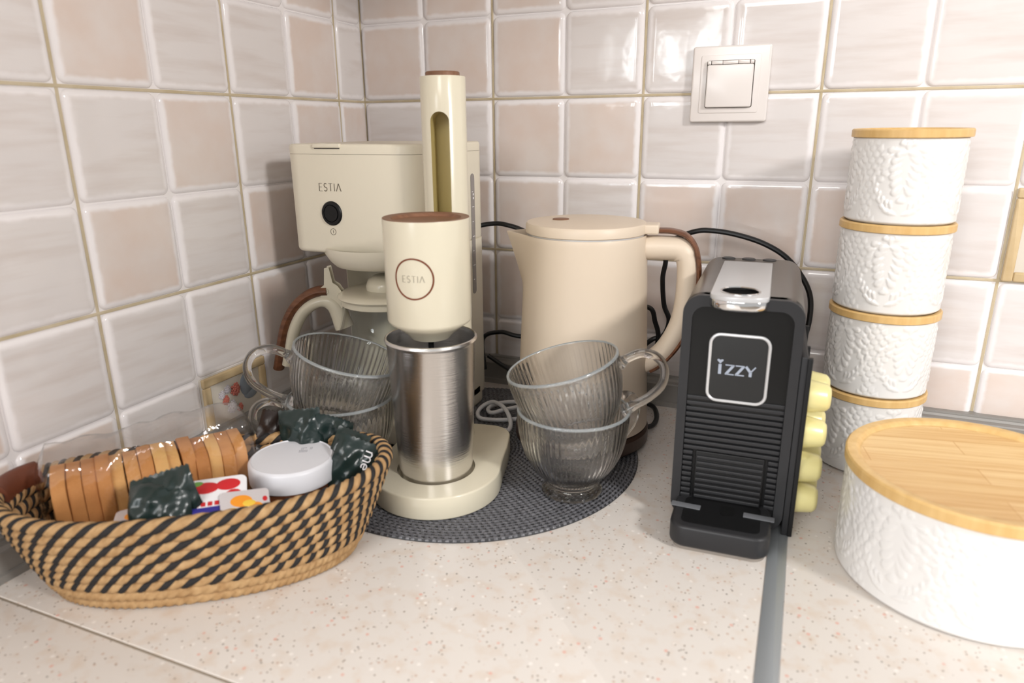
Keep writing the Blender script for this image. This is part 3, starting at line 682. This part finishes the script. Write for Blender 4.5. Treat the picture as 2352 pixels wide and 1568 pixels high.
for i in range(8):
    z = .028 + i * .0056; obj('flap_rib', rbox(-.0288, .0288, -.0032, .001, z - .0016, z + .0016, .0006, .0006), 'blacksoft', fb)
bd = obj('badge_plate', xf(prism(rr(.048, .060, .008, 6, 0, 0), -.002, .0010, .0003), T(.0, 0, .1545) @ FRONT), mat('badge_dark', (40, 40, 40), .45, spec=.3), CM)
po = rr(.0508, .0628, .0095, 6); 
obj('badge_frame', xf(tube([(x, y, .0008) for x, y in inset(po, .0011)], .0014, 8, closed=True), T(0, 0, .1545) @ FRONT), 'silver', bd)
def strokes(list_, oz, ox=0):
    return join(*[ribbon([(x + ox, y) for x, y in s], wd, .0003, lambda x, y, h: (x, -.0010 - h, oz + y)) for s, wd in list_])
zz = lambda x: [([(x, .0042), (x + .0075, .0042)], .0010), ([(x + .0068, .0042), (x + .0008, -.0042)], .0022), ([(x, -.0042), (x + .0075, -.0042)], .0010)]
izzy = [([(-.0150, -.0045), (-.0150, .0045)], .0026)] + zz(-.0105) + zz(-.0020) + [([(.0065, .0044), (.0105, -.0006)], .0022), ([(.0145, .0044), (.0105, -.0006)], .0011), ([(.0105, -.0004), (.0105, -.0046)], .0024)]
heart = [(0, -.0020), (.0026, .0008), (.0024, .0018), (.0012, .0020), (0, .0012), (-.0012, .0020), (-.0024, .0018), (-.0026, .0008)]
obj('lettering', join(strokes(izzy, .1535), xf(prism(heart, 0, .0003), T(-.0150, -.0010, .1605) @ FRONT)), 'badge', bd, smooth=False)
# top: silver lever plate with round opening and chrome lip, three buttons
lp = rr(.048, .150, .004, 5, 0, .0)
def lever_outline():
    p = [(.024, .080), (-.024, .080)] ; a = [(.024 * math.cos(t), -.0815 - .0115 * math.sin(t)) for t in np.linspace(PI, 2 * PI, 17)]
    a = [(.024 * math.cos(t), -.078 + .0135 * math.sin(t)) for t in np.linspace(PI, 2 * PI, 17)]
    return p + a
lv = root_lv = obj('lever_plate', prism(lever_outline(), .2168, .2206, .0006), 'silver', CM, X=T(-.004, .078, 0))
cut = obj('cut', lathe([(0, .20), (.0155, .20), (.0155, .24), (0, .24)], 40), 'silver', X=T(-.004, .078 - .066, 0)); cut.parent = CM; boolean(lv, cut)
obj('opening_ring', lathe([(.0168, .2204), (.0168, .2212), (.0160, .2216), (.0151, .2208), (.0148, .2178), (.0152, .2170), (.0168, .2204)], 48), 'chrome', lv, X=T(-.004, .012, 0))
obj('opening_floor', lathe([(0, .2182), (.0147, .2182)], 40), 'matblack', lv, X=T(-.004, .012, 0))
lip = [(.0238 * math.cos(t), .0132 * math.sin(t)) for t in np.linspace(PI, 2 * PI, 25)]
lipq = lip + [(.0238, .012), (-.0238, .012)]
obj('chrome_lip', prism(lipq, .2075, .2170, .001, .004, 4), 'chrome', lv, X=T(-.004, 0, 0))
obj('lever_slot', rbox(-.0295, .0215, .004, .160, .2172, .2179, .002, .0002), 'black', CM)
for i, x in enumerate((-.0255, -.0045, .0165)):
    b = obj('button', lathe([(.0070, .2176), (.0070, .2186), (.0062, .2190), (0, .2187)], 32), 'blacksoft', CM, X=T(x, .188, 0))
tr = obj('drip_tray', prism(rr(.0840, .062, .014, 7, -.002, -.025), .004, .0255, .003, .005), 'blacksoft', CM)
obj('tray_well', prism(rr(.0660, .046, .006, 5, -.002, -.025), .0250, .0257), 'black', tr)
obj('tray_hole', prism(rr(.0125, .018, .005, 5, .003, -.018), .0256, .0260), 'gloss', tr)
obj('tray_foot', prism(rr(.0780, .054, .012, 6, -.002, -.024), .0, .005), mat('grey_tray_foot', (140, 132, 124), .6), tr)
for x, rz in ((-.0335, -.05), (.0295, -.03)):
    obj('tape', xf(rbox(-.0130, .0130, -.0040, .0040, 0, .0004, .0005, .0001), T(x, -.020, .0259) @ RZ(rz)), 'tape', tr)
for x in (-.035, .035):
    for y in (.03, .18): obj('foot', xf(lathe([(0, 0), (.006, 0), (.006, .005), (0, .005)], 16), T(x, y, 0)), 'black', CM)

# ---- capsule rack on the machine's right side, capsules
rk = root('capsule_rack', 'thin black capsule rack on the right side of the capsule machine', 'rack', (.6115, -.2895, 0), math.radians(2))
obj('panel', rbox(-.0022, .0035, .0, .110, .0008, .1705, .0008, .0008), 'blacksoft', rk)
obj('lip', rbox(.0030, .0070, -.0012, .0040, .0008, .1700, .0008, .0006), 'black', rk)
obj('lip', rbox(.003, .007, .106, .110, .0008, .1700, .0008, .0006), 'black', rk)
obj('channel', rbox(.0030, .0062, .0385, .0425, .0008, .1690, .0008, .0006), 'black', rk)
lab = ['topmost front', 'second front', 'third front', 'lowest front']
podmesh = None
for cidx, yy in enumerate((-.2690, -.2310)):
    for ridx, zz_ in enumerate((.1300, .0960, .0625, .0315)):
        zq = zz_ - (.0 if cidx == 0 else .004)
        nm = (['topmost', 'second from the top', 'third from the top', 'lowest'][ridx]) + (' in the front column' if cidx == 0 else ' in the rear column')
        p = root('coffee_capsule', 'pale yellow coffee capsule, %s of the black rack' % nm, 'capsule', (.6146, yy, zq), 0, 'capsules in the rack')
        X = Matrix(((0, 0, 1, 0), (1, 0, 0, 0), (0, 1, 0, 0), (0, 0, 0, 1)))
        if podmesh is None:
            a = obj('shell', lathe([(.0152, .0), (.0148, .002), (.0122, .0182), (.0108, .0200), (.0085, .0218), (.0060, .0222), (0, .0222)], 40), 'pod', p, X=X)
            b = obj('rim', lathe([(0, .0), (.0168, .0), (.0168, .0009), (.0150, .0012)], 40), 'podfoil', p, X=X); podmesh = (a.data, b.data)
        else:
            obj('shell', podmesh[0], None, p); obj('rim', podmesh[1], None, p)

# ================================================================== CANISTERS
def petal_field(W, H, petals, nu, nv, u0=0.0):
    """height map on a repeating cell; petals: (u,v,angle,len,wid,h)"""
    u = (np.arange(nu) / nu) * W; v = np.linspace(0, H, nv); U, Vv = np.meshgrid(u, v); Z = np.zeros_like(U)
    for (pu, pv, a, ln, wd, h) in petals:
        for sh in (-W, 0, W):
            du = U - pu - sh; dv = Vv - pv; ca, sa = math.cos(a), math.sin(a)
            x = (du * ca + dv * sa) / ln; y = (-du * sa + dv * ca) / wd
            # teardrop: pointed at x=-1, round at x=+1
            wloc = np.clip((x + 1) / 1.25, 0.02, 1) ** .8
            q = 1 - (np.abs(y) / wloc) ** 2 - np.clip(np.abs(x), 0, 2) ** 4
            Z = np.maximum(Z, h * np.sqrt(np.clip(q, 0, 1)) * (.45 + .55 * np.clip((x + 1) / 2, 0, 1)))
    return Z
def motif(W, H):
    P = []; rad = math.radians; c0 = W / 2; s = H / .08
    def pair(du, v, a, ln, wd, h=1.0):
        P.append((c0 + du, v, rad(a), ln, wd, h)); P.append((c0 - du, v, PI - rad(a), ln, wd, h))
    # plume: drooping petals either side of a stem
    for i, (v, du) in enumerate(((.066, .004), (.060, .0075), (.053, .0085), (.046, .0075), (.039, .006), (.032, .0045))):
        pair(du * s, v * s, -20 - 6 * i, .0062 * s, .0036 * s)
        if i < 4: pair((du + .0085) * s, (v + .003) * s, -8 - 10 * i, .0050 * s, .0030 * s)
        if i < 3: pair((du + .0155) * s, (v - .001) * s, -20 - 12 * i, .0042 * s, .0026 * s)
    P.append((c0, .072 * s, rad(90), .0045 * s, .003 * s, 1)); P.append((c0, .0235 * s, rad(-90), .004 * s, .0045 * s, 1))
    pair(.004 * s, .0745 * s, 40, .004 * s, .0028 * s)
    # wreath of leaves at the foot
    for i in range(6):
        t = i / 5; pair((.006 + .021 * t) * s, (.010 + .030 * t * t) * s, 20 + 55 * t, .0052 * s, .0024 * s)
        pair((.008 + .020 * t) * s, (.0175 + .026 * t * t) * s, 70 + 45 * t, .0044 * s, .0020 * s, .9)
    # small scales filling the ground between plumes
    rs = random.Random(5); k = 0
    for r in range(14):
        for q in range(8):
            u = (q + .5 * (r % 2)) / 8 * W; v = (r + .5) / 14 * H
            d = abs(((u - c0 + W / 2) % W) - W / 2)
            if d > W * .30 + .08 * W * math.sin(v / H * 7): P.append((u, v, rad(-90 + (25 if u > c0 else -25)), .0042 * s, .0034 * s, .7))
    return P
def canister_body(R, H, reps, nu, nv, amp, rot):
    W = 2 * PI * R / reps; Z = petal_field(W, H, motif(W, H), nu // reps, nv)
    Z = np.tile(Z, (1, reps)); nu = Z.shape[1]; fade = np.clip(np.minimum(np.linspace(0, H, nv), H - np.linspace(0, H, nv)) / .003, 0, 1)[:, None]
    th = 2 * PI * np.arange(nu) / nu + rot; V = []
    zz_ = np.linspace(.0015, H, nv)
    for a in range(nv):
        r = R - .0012 + amp * Z[a] * fade[a] - (.0012 if a == 0 else 0); V.append(np.stack([r * np.cos(th), r * np.sin(th), np.full(nu, zz_[a])], 1))
    V = np.concatenate(V).tolist(); F = []
    i = np.arange(nu); j = (i + 1) % nu
    F = np.concatenate([np.stack([a * nu + i, a * nu + j, (a + 1) * nu + j, (a + 1) * nu + i], 1) for a in range(nv - 1)]).tolist()
    o = len(V)
    for r, z in ((R - .004, 0), (R - .0035, H), (R - .0035, .004)): V += [(r * math.cos(t), r * math.sin(t), z) for t in th]
    for a in range(nu):
        b = (a + 1) % nu; top = (nv - 1) * nu
        F += [(o + a, o + b, b, a), (top + a, top + b, o + nu + b, o + nu + a), (o + nu + a, o + nu + b, o + 2 * nu + b, o + 2 * nu + a)]
    F.append(tuple(range(o + nu - 1, o - 1, -1))); F.append(tuple(range(o + 2 * nu, o + 3 * nu)))
    return V, [tuple(q) for q in F]
def lid_profile(R, t): return [(0, -.004), (R - .006, -.004), (R - .006, 0), (R - .0006, 0), (R, .0006), (R, t - .0012), (R - .0012, t), (R - .0050, t), (R - .0062, t - .0008), (R - .0072, t - .0030), (R - .0085, t - .0034), (0, t - .0034)]
CXn, CYn = .6861, -.0897; RC = .0522; HC = .0881; LT = .0078
cb_mesh = obj('body', canister_body(RC - .0008, HC - LT, 5, 400, 84, .0011, 0), 'ceramic', sharp=180); cbm = cb_mesh.data; bpy.data.objects.remove(cb_mesh)
clm = obj('lid', lathe(lid_profile(RC + .0006, LT), 96), ['bamboo', 'bamboorim']); 
for p in clm.data.polygons:
    rc = math.hypot(p.center.x, p.center.y)
    if rc > RC - .009: p.material_index = 1
cld = clm.data; bpy.data.objects.remove(clm)
names = ('bottom canister of the white embossed stack, partly behind the wide round box', 'second canister from the bottom of the white embossed stack', 'third canister from the bottom of the white embossed stack', 'topmost canister of the white embossed stack')
az0 = math.atan2(-.80, -.09)
rots = (.5, .55, -.05, 0.0)
for i in range(4):
    r = root('canister', names[i], 'canister', (CXn + (.0004 * (i % 2)), CYn, i * HC), 0, 'stacked white embossed canisters')
    b = obj('body', cbm, None, r); b.rotation_euler = (0, 0, az0 + 2 * PI / 10 + rots[i])
    l = obj('lid', cld, None, r); l.location = (0, 0, HC - LT); l.rotation_euler = (0 if i < 3 else .006, 0 if i < 3 else -.012, .3 * i)
    if i == 3: l.location = (.0004, 0, HC - LT + .0006)
BX, BY, RB = .7470, -.2920, .0955
r = root('round_box', 'wide white embossed round box with bamboo lid at lower right', 'box', (BX, BY, 0))
obj('body', canister_body(RB - .0012, .0885, 9, 720, 84, .0009, .2), 'ceramic', r, sharp=180)
l = obj('lid', lathe([(0, .084), (RB - .009, .084), (RB - .009, .0885), (RB - .0008, .0885), (RB, .0893), (RB, .0968), (RB - .0012, .0982), (RB - .0075, .0982), (RB - .009, .0974), (RB - .0110, .0948), (RB - .0125, .0944), (0, .0944)], 128), ['bamboo', 'bamboorim'], r)
for p in l.data.polygons:
    if math.hypot(p.center.x, p.center.y) > RB - .013: p.material_index = 1
l.rotation_euler = (0, 0, math.radians(10))

# ================================================================== GLASS MUGS
def mug_body():
    ribs = 58; n = ribs * 6; th = 2 * PI * np.arange(n) / n; V = []
    out = [(0, 0.0006), (.026, .0), (.0300, .0004), (.0312, .0020), (.0302, .0038), (.0268, .0056), (.0244, .0085), (.0242, .0110), (.0262, .0135), (.0310, .0180), (.0372, .0245), (.0430, .0330), (.0478, .0430), (.0512, .0540), (.0534, .0650), (.0546, .0750), (.0552, .0830), (.0554, .0880)]
    rimp = [(.0552, .0898), (.0544, .0906), (.0534, .0904), (.0528, .0895)]
    inn = [(.0526, .0830), (.0520, .0750), (.0508, .0650), (.0487, .0540), (.0453, .0430), (.0406, .0335), (.0345, .0255), (.0270, .0200), (.0160, .0172), (0, .0164)]
    prof = [(r, z, 'o') for r, z in out] + [(r, z, 'r') for r, z in rimp] + [(r, z, 'i') for r, z in inn]
    F = []; rings = []
    for r, z, k in prof:
        if r < 1e-6: rings.append([len(V)]); V.append((0, 0, z)); continue
        amp = 0
        if k == 'o' and z > .0115: amp = .00044 * min(1, (z - .0115) / .004) * min(1, max(0, (.0865 - z) / .004))
        rad_ = r + amp * (np.cos(ribs * th)) - amp * .2
        rings.append(list(range(len(V), len(V) + n))); V += np.stack([rad_ * np.cos(th), rad_ * np.sin(th), np.full(n, z)], 1).tolist()
    for a, b in zip(rings, rings[1:]):
        for i in range(n):
            j = (i + 1) % n
            if len(a) == 1: F.append((a[0], b[j], b[i]))
            elif len(b) == 1: F.append((a[i], a[j], b[0]))
            else: F.append((a[i], a[j], b[j], b[i]))
    return V, F
mb = obj('bowl', mug_body(), ['glass', 'glassrim'], sharp=180); mbm = mb.data
for p in mbm.polygons:
    if p.center.z > .0884: p.material_index = 1
bpy.data.objects.remove(mb)
hm = catmull([(.0535, 0, .0775), (.062, 0, .0815), (.076, 0, .0840), (.0890, 0, .0775), (.0935, 0, .0640), (.0880, 0, .0490), (.0740, 0, .0390), (.0600, 0, .0335), (.0465, 0, .0290)], 7)
hn = len(hm)
mh = obj('handle', tube(hm, [.0052 + .003 * max(0, 1 - i / 6) + .003 * max(0, 1 - (hn - 1 - i) / 7) for i in range(hn)], 16, plane=(0, 1, 0), sec=(.8, 1.15)), 'glass', sharp=180); mhm = mh.data; bpy.data.objects.remove(mh)
ER = Vector((0.9239, 0.3827, 0)); ED = Vector((-.3827, .9239, 0))
def mug(label, loc, tilt, haz):
    r = root('glass_mug', label, 'mug', loc, 0, 'ribbed glass mugs')
    R = Matrix.Rotation(tilt, 4, ED) @ RZ(haz); r.rotation_euler = R.to_euler()
    obj('bowl', mbm, None, r); obj('handle', mhm, None, r); return r
mug('lower ribbed glass mug of the pair in front of the beige kettle', (.4088, -.2838, MZ - .0002), 0, math.radians(62))
P = Vector((.4088, -.2838, 0)) + ER * .0105 + Vector((0, 0, .0530)); mug('upper tilted ribbed glass mug in front of the beige kettle', P, math.radians(-14.5), math.radians(12))
LM = Vector((.1744, -.3387, 0))
mug('lower ribbed glass mug of the pair behind the rope basket', (LM.x, LM.y, MZ - .0002), 0, math.radians(205))
P = LM + ER * -.0145 + Vector((0, 0, .0515)); mug('upper tilted ribbed glass mug behind the rope basket', P, math.radians(16.5), math.radians(224))

# ================================================================== CABLES
def cord(label, pts, r=.0031):
    o = root('power_cord', label, 'cord'); obj('cable', tube(catmull(pts, 8), r, 10), 'rubber', o); return o
cord('black power cord looping from the coffee maker behind the kettle to the capsule machine', [(.205, -.066, .225), (.2025, -.055, .2322), (.2235, -.045, .2354), (.2422, -.045, .2334), (.2606, -.042, .2274), (.31, -.032, .205), (.37, -.030, .196), (.43, -.034, .214), (.4772, -.04, .2354), (.5023, -.04, .2381), (.5322, -.04, .234), (.5619, -.04, .2249), (.587, -.04, .2097), (.6084, -.04, .1833), (.6167, -.04, .1583), (.6148, -.045, .124), (.600, -.060, .095), (.575, -.078, .070)])
cord('black power cord hanging in loops behind the kettle handle', [(.205, -.050, .030), (.1975, -.038, .0714), (.2213, -.03, .0816), (.251, -.03, .0784), (.31, -.03, .085), (.38, -.035, .125), (.4302, -.05, .1412), (.4409, -.05, .1226), (.4458, -.05, .1032), (.4403, -.05, .0824), (.425, -.048, .085), (.4369, -.045, .098), (.4508, -.042, .105), (.4564, -.042, .125), (.4491, -.042, .1445), (.4456, -.042, .1773), (.4473, -.042, .2044), (.430, -.044, .225), (.40, -.046, .22)])
cord('black kettle cord running along the worktop beside the kettle base', [(.2036, -.035, .0461), (.2205, -.034, .0363), (.2408, -.034, .0257), (.262, -.034, .012), (.31, -.036, .0066), (.37, -.032, .0066), (.418, -.030, .0066), (.432, -.034, .0066), (.4454, -.0471, .0066), (.4543, -.0773, .0066), (.4541, -.1033, .0066), (.446, -.118, .009)])

# ================================================================== ROPE BASKET
BC = Vector((.158, -.509, 0)); BA = math.radians(35.5)
bk = root('rope_basket', 'oval two-tone seagrass rope basket holding snacks at the left wall', 'basket', BC, BA)
def coil(a, b, z, rise, rad, strands, samples, twist, phase, colors):
    """closed rope: strands wound round an oval; faces follow the strands"""
    ns = strands * 9; V, F, mi = [], [], []
    pts = []
    for i in range(samples):
        t = 2 * PI * i / samples; e = 2.25
        ct, st = math.cos(t), math.sin(t)
        x = a * math.copysign(abs(ct) ** (2 / e), ct); y = b * math.copysign(abs(st) ** (2 / e), st)
        pts.append(Vector((x, y, z + rise * abs(ct) ** 3)))
    for i in range(samples):
        tg = (pts[(i + 1) % samples] - pts[i - 1]).normalized(); up = Vector((0, 0, 1)); nn = tg.cross(up).normalized(); up = nn.cross(tg)
        ang = phase + 2 * PI * twist * i / samples
        for q in range(ns):
            f = q % 9; lob = .80 + .24 * (math.sin(PI * (f + .5) / 4) if f < 4 else math.sin(PI * (f - 3.5) / 5)) 
            c_ = ang + 2 * PI * q / ns; V.append(pts[i] + nn * (rad * lob * math.cos(c_)) + up * (rad * lob * math.sin(c_)))
    for i in range(samples):
        j = (i + 1) % samples; sh = 0
        if j == 0: sh = int(round(twist * ns)) % ns
        for q in range(ns):
            q2 = (q + 1) % ns
            F.append((i * ns + q, i * ns + q2, j * ns + (q2 + sh) % ns if j == 0 else j * ns + q2, j * ns + (q + sh) % ns if j == 0 else j * ns + q)); mi.append(colors[0 if q % 9 < 4 else 1])
    return [tuple(v) for v in V], F, mi
rows = 9
for i in range(rows):
    t = i / (rows - 1); a = .116 + .034 * t ** .85; b = .0585 + .0125 * t ** .7; z = .0062 + t * .0715
    plain = i < 2
    v, f, mi = coil(a, b, z, .006 * t,   .0060, 2, 640, 27, i * .8, (1, 1) if plain else (0, 1))
    obj('coil', (v, f), ['rope_black', 'rope_tan'], bk, mi=mi, sharp=180)
fp = [(.113 * math.copysign(abs(math.cos(t)) ** (2 / 2.25), math.cos(t)), .056 * math.copysign(abs(math.sin(t)) ** (2 / 2.25), math.sin(t))) for t in np.linspace(0, 2 * PI, 72, endpoint=False)]
obj('bottom', prism(fp, .0008, .0085, .001, .001), 'rope_tan', bk)
# leather sleeve over the rim at the wall end
lp_ = []
for t in np.linspace(math.radians(180 - 26), math.radians(180 + 5), 14):
    ct, st = math.cos(t), math.sin(t); e = 2.25
    lp_.append((.150 * math.copysign(abs(ct) ** (2 / e), ct), .071 * math.copysign(abs(st) ** (2 / e), st), .0735 + .006 * abs(ct) ** 3))
obj('leather_handle', tube([(x, y, z + .002) for x, y, z in lp_], .0098, 18, plane=(0, 0, 1), sec=(.86, 1.35)), 'leather', bk)

# ---- sliced rusks in clear wrapper
bp_ = Vector((.1105, -.5075, .0)); bz = math.radians(54)
bp = root('rusk_pack', 'clear wrapped pack of golden sliced rusks in the rope basket', 'bread', (.0996, -.5090, .0100), bz)
random.seed(11)
so = [(-.031, .0), (-.028, -.002), (.028, -.002), (.031, .0), (.0315, .05), (.033, .066), (.0335, .080), (.030, .089), (.020, .0935), (0, .095), (-.020, .0935), (-.030, .089), (-.0335, .080), (-.033, .066), (-.0315, .05)]
so = [(y * .84, z * .84 + .002) for y, z in so]
sm = None; ns_ = 14; Lp = .147
XS = Matrix(((0, 0, 1, 0), (1, 0, 0, 0), (0, 1, 0, 0), (0, 0, 0, 1)))
for i in range(ns_):
    if sm is None:
        o = obj('slice', prism(so[::1], -.0052, .0052, .0008, .0008), 'rusk', bp, X=XS, sharp=50); sm = o.data
    else: o = obj('slice', sm, None, bp)
    o.location = (-Lp / 2 + (i + .5) * Lp / ns_, random.uniform(-.0016, .0016), random.uniform(-.001, .0018)); o.rotation_euler = (random.uniform(-.03, .03), random.uniform(-.012, .012), random.uniform(-.01, .01))
def wrapper():
    nx, na = 44, 56; V, F = [], []; rs = random.Random(2)
    for i in range(nx + 1):
        x = -Lp / 2 - .009 + (Lp + .018) * i / nx; e = min(1, min(i, nx - i) / 2.0); e = .72 + .28 * e
        for k in range(na):
            t = 2 * PI * k / na; ct, st = math.cos(t), math.sin(t)
            y = .0315 * math.copysign(abs(ct) ** .42, ct); z = .0495 + .0500 * math.copysign(abs(st) ** .42, st)
            wob = .0013 * math.sin(x * 190 + 3 * t) + .001 * math.sin(x * 90 - 5 * t) + rs.uniform(-.0005, .0005)
            lift = .004 * max(0, st) * (1 + math.sin(x * 25))
            V.append((x, (y + wob * ct) * e, max(.001, .0495 + (z - .0495 + wob * st) * e + lift)))
    for i in range(nx):
        for k in range(na):
            F.append((i * na + k, i * na + (k + 1) % na, (i + 1) * na + (k + 1) % na, (i + 1) * na + k))
    F.append(tuple(range(na - 1, -1, -1))); F.append(tuple(range(nx * na, (nx + 1) * na)))
    return V, F
obj('wrapper', wrapper(), 'wrap', bp, sharp=60)

# ---- spread jar
j = root('spread_jar', 'jar of chocolate spread with white screw lid in the rope basket', 'jar', (.2005, -.4500, .0090))
obj('jar_body', lathe([(0, 0), (.031, 0), (.034, .003), (.0352, .03), (.0352, .0450), (.0345, .051), (0, .051)], 64), 'choc', j)
obj('label', lathe([(.0352, .012), (.0354, .0125), (.0354, .0365), (.0352, .037)], 64), 'white', j)
obj('label_stripe', xf(join(*[ribbon([(x * .001, .004 * math.sin(x / 9 + k) - .002) for x in range(-50 + k * 34, -25 + k * 34, 2)], .009, .0003, lambda x, y, h: ((.0355 + h) * math.sin(x / .0355), -(.0355 + h) * math.cos(x / .0355), .030 + y)) for k in range(3)]), RZ(.3)), 'blue', j)
jl_ = obj('screw_lid', lathe([(.0365, .0505), (.0376, .051), (.0378, .0535), (.0374, .0672), (.0362, .0690), (.0348, .0700), (.0338, .0692), (0, .0690)], 96), 'lid', j)
dots = []
rs = random.Random(4)
for row in range(4):
    for cidx in range(9):
        if rs.random() < .62: dots.append(rbox(-.0055 + cidx * .0013, -.0046 + cidx * .0013, row * .0026, row * .0026 + .0016, .0689, .06915, .0002, .0001))
obj('code_print', join(*dots), mat('grey_print', (150, 150, 158), .5), jl_, X=RZ(math.radians(30)) @ T(.010, .008, 0))

# ---- foil sachets
def pouch(wd, ht, th, seed):
    rs = random.Random(seed); nx, ny = 18, 18; V, F = [], []
    ph = [rs.uniform(0, 6) for _ in range(6)]
    for s in (1, -1):
        for a in range(ny + 1):
            for b in range(nx + 1):
                u = b / nx * 2 - 1; v = a / ny * 2 - 1
                prof = max(0, 1 - abs(u) ** 3.2) ** .6 * max(0, 1 - max(0, (abs(v) - .0) / .86) ** 4) ** .7 if abs(v) < .86 else 0
                cr = .0012 * (math.sin(5 * u + 4 * v + ph[0]) + .7 * math.sin(9 * u - 7 * v + ph[1]) + .5 * math.sin(14 * v + 3 * u + ph[2]))
                jag = .0006 * (1 if (b % 2) else -1) if a in (0, ny) else 0
                bend = .004 * math.sin(2.2 * v + ph[3]) + .003 * math.sin(2 * u + ph[4])
                V.append((u * wd / 2 * (1 - .05 * prof), v * ht / 2 + jag, s * (.0004 + th / 2 * prof) + cr * (.3 + prof) + bend))
    o = (nx + 1) * (ny + 1); idx = lambda a, b: a * (nx + 1) + b
    for a in range(ny):
        for b in range(nx):
            F.append((idx(a, b), idx(a, b + 1), idx(a + 1, b + 1), idx(a + 1, b))); F.append((o + idx(a, b), o + idx(a + 1, b), o + idx(a + 1, b + 1), o + idx(a, b + 1)))
    bd = [idx(0, b) for b in range(nx)] + [idx(a, nx) for a in range(ny)] + [idx(ny, b) for b in range(nx, 0, -1)] + [idx(a, 0) for a in range(ny, 0, -1)]
    for i in range(len(bd)):
        p, q = bd[i], bd[(i + 1) % len(bd)]; F.append((p, o + p, o + q, q))
    return V, F
def sachet(label, loc, az, tilt, roll, wd, ht, th, seed, m, group='foil sachets in the basket'):
    r = root('foil_sachet', label, 'sachet', loc, 0, group)
    r.rotation_euler = (RZ(math.radians(az)) @ RX(math.radians(tilt)) @ RZ(math.radians(roll))).to_euler()
    obj('pouch', pouch(wd, ht, th, seed), m, r); return r
sachet('crumpled dark green foil sachet at the front rim of the basket', (.1660, -.5590, .0780), 30, 62, 4, .044, .048, .014, 1, 'green')
sachet('dark green foil sachet tucked behind the front sachet, next to the jam portion', (.1700, -.5480, .0790), 34, 74, 14, .036, .052, .012, 2, 'green')
sachet('dark brown foil sachet standing between the rusks and the jar', (.1570, -.4275, .0750), 30, 84, -20, .030, .060, .006, 3, 'darkbrown')
sachet('dark green foil sachet with blue edge line standing behind the jar', (.1860, -.4165, .0790), 24, 78, 6, .040, .056, .008, 4, 'green')
sachet('dark green foil sachet behind the jar, right of the blue-edged one', (.2120, -.4085, .0750), 16, 80, -14, .036, .052, .009, 5, 'green')
sachet('dark green foil sachet leaning right behind the jar lid', (.2390, -.4215, .0710), 8, 72, -10, .036, .050, .008, 6, 'green')
sm_ = sachet('dark green foil sachet with white letters at the right end of the basket', (.2500, -.4330, .0630), 25, 66, -22, .040, .062, .008, 7, 'green')
pr = lambda x, y, h: (x, y, .0062 + h)
mS = [[(0, 0), (0, .006)], arc(.0022, .0042, .0022, 180, 0, 10) + [(.0044, 0)], arc(.0066, .0042, .0022, 180, 0, 10) + [(.0088, 0)]]
eS = [[(.0112, .0032), (.0158, .0032)] , arc(.0135, .0032, .0025, 0, 310, 16)]
obj('lettering', join(*[xf(ribbon(s, .0011, .0004, lambda x, y, h: (x, y, h)), T(.006, .0235, .0068) @ RZ(-PI / 2)) for s in mS + eS]), 'white', sm_, smooth=False)

# ---- jam portions and biscuit
def portion(label, loc, az, tx, ty, kind):
    r = root('jam_portion', label, 'jam portion', loc, 0, 'jam portions in the basket'); r.rotation_euler = (RZ(math.radians(az)) @ RX(math.radians(tx)) @ RY(math.radians(ty))).to_euler()
    if kind: r.scale = (.68, .68, .68)
    obj('tub', prism(rr(.050, .034, .004), -.013, 0, 0, .003), 'blue' if kind == 0 else 'paper', r)
    lf = obj('foil_lid', prism(rr(.054, .038, .005), 0, .0007, .0003), 'white' if kind == 0 else 'paper', r)
    bl = lambda x, y, a, b, hh=.0005: xf(lathe([(1, 0), (.8, .6), (0, 1)], 18), T(x, y, .0006) @ Matrix.Diagonal((a, b, hh, 1)))
    if kind == 0:
        obj('fruit_print', join(bl(-.004, .010, .011, .006), bl(.013, .011, .010, .006), bl(-.019, .008, .007, .005), bl(.017, .000, .007, .006)), 'red', lf)
        obj('leaf_print', bl(-.010, .0145, .005, .003), 'leaf', lf)
        obj('leaf_print', bl(.021, -.006, .005, .004), 'leaf', lf)
        obj('band_print', rbox(-.025, .010, -.0145, -.0085, .0006, .0010, .001, .0001), 'blue', lf)
        obj('letter_print', join(*[rbox(-.022 + q * .005, -.0185 + q * .005, -.0075, -.0035, .0006, .0010, .0006, .0001) for q in range(6)]), 'red', lf)
    else:
        obj('fruit_print', join(bl(-.004, .004, .013, .009), bl(.012, -.006, .008, .007)), 'orange', lf)
        obj('slice_print', join(bl(.004, .000, .008, .005, .0009), bl(-.014, -.008, .006, .004, .0009)), 'yellow', lf)
        obj('red_print', bl(.022, .004, .003, .004), 'red', lf)
    return r
portion('strawberry jam portion with red fruit print beside the foil sachet', (.1890, -.5330, .0780), 40, 26, 0, 0)
portion('peach jam portion with orange fruit print at the front rim', (.2150, -.5240, .0740), 44, 26, 6, 1)
portion('peach jam portion with yellow print lying below the rusks', (.1400, -.5600, .0660), 40, 8, -6, 1)

# light from the key lamp is allowed to focus through the moulded glass
for o in bpy.data.objects:
    if o.type == 'LIGHT' and o.name.startswith('key'): o.data.cycles.is_caustics_light = True
    if o.type == 'MESH':
        top = o.parent.name if o.parent else o.name
        if top.startswith('glass_mug'): o.cycles.is_caustics_caster = True
        elif top.split('.')[0] in ('placemat', 'electric_kettle', 'countertop', 'drip_coffee_maker', 'iced_coffee_maker', 'rope_basket'): o.cycles.is_caustics_receiver = True
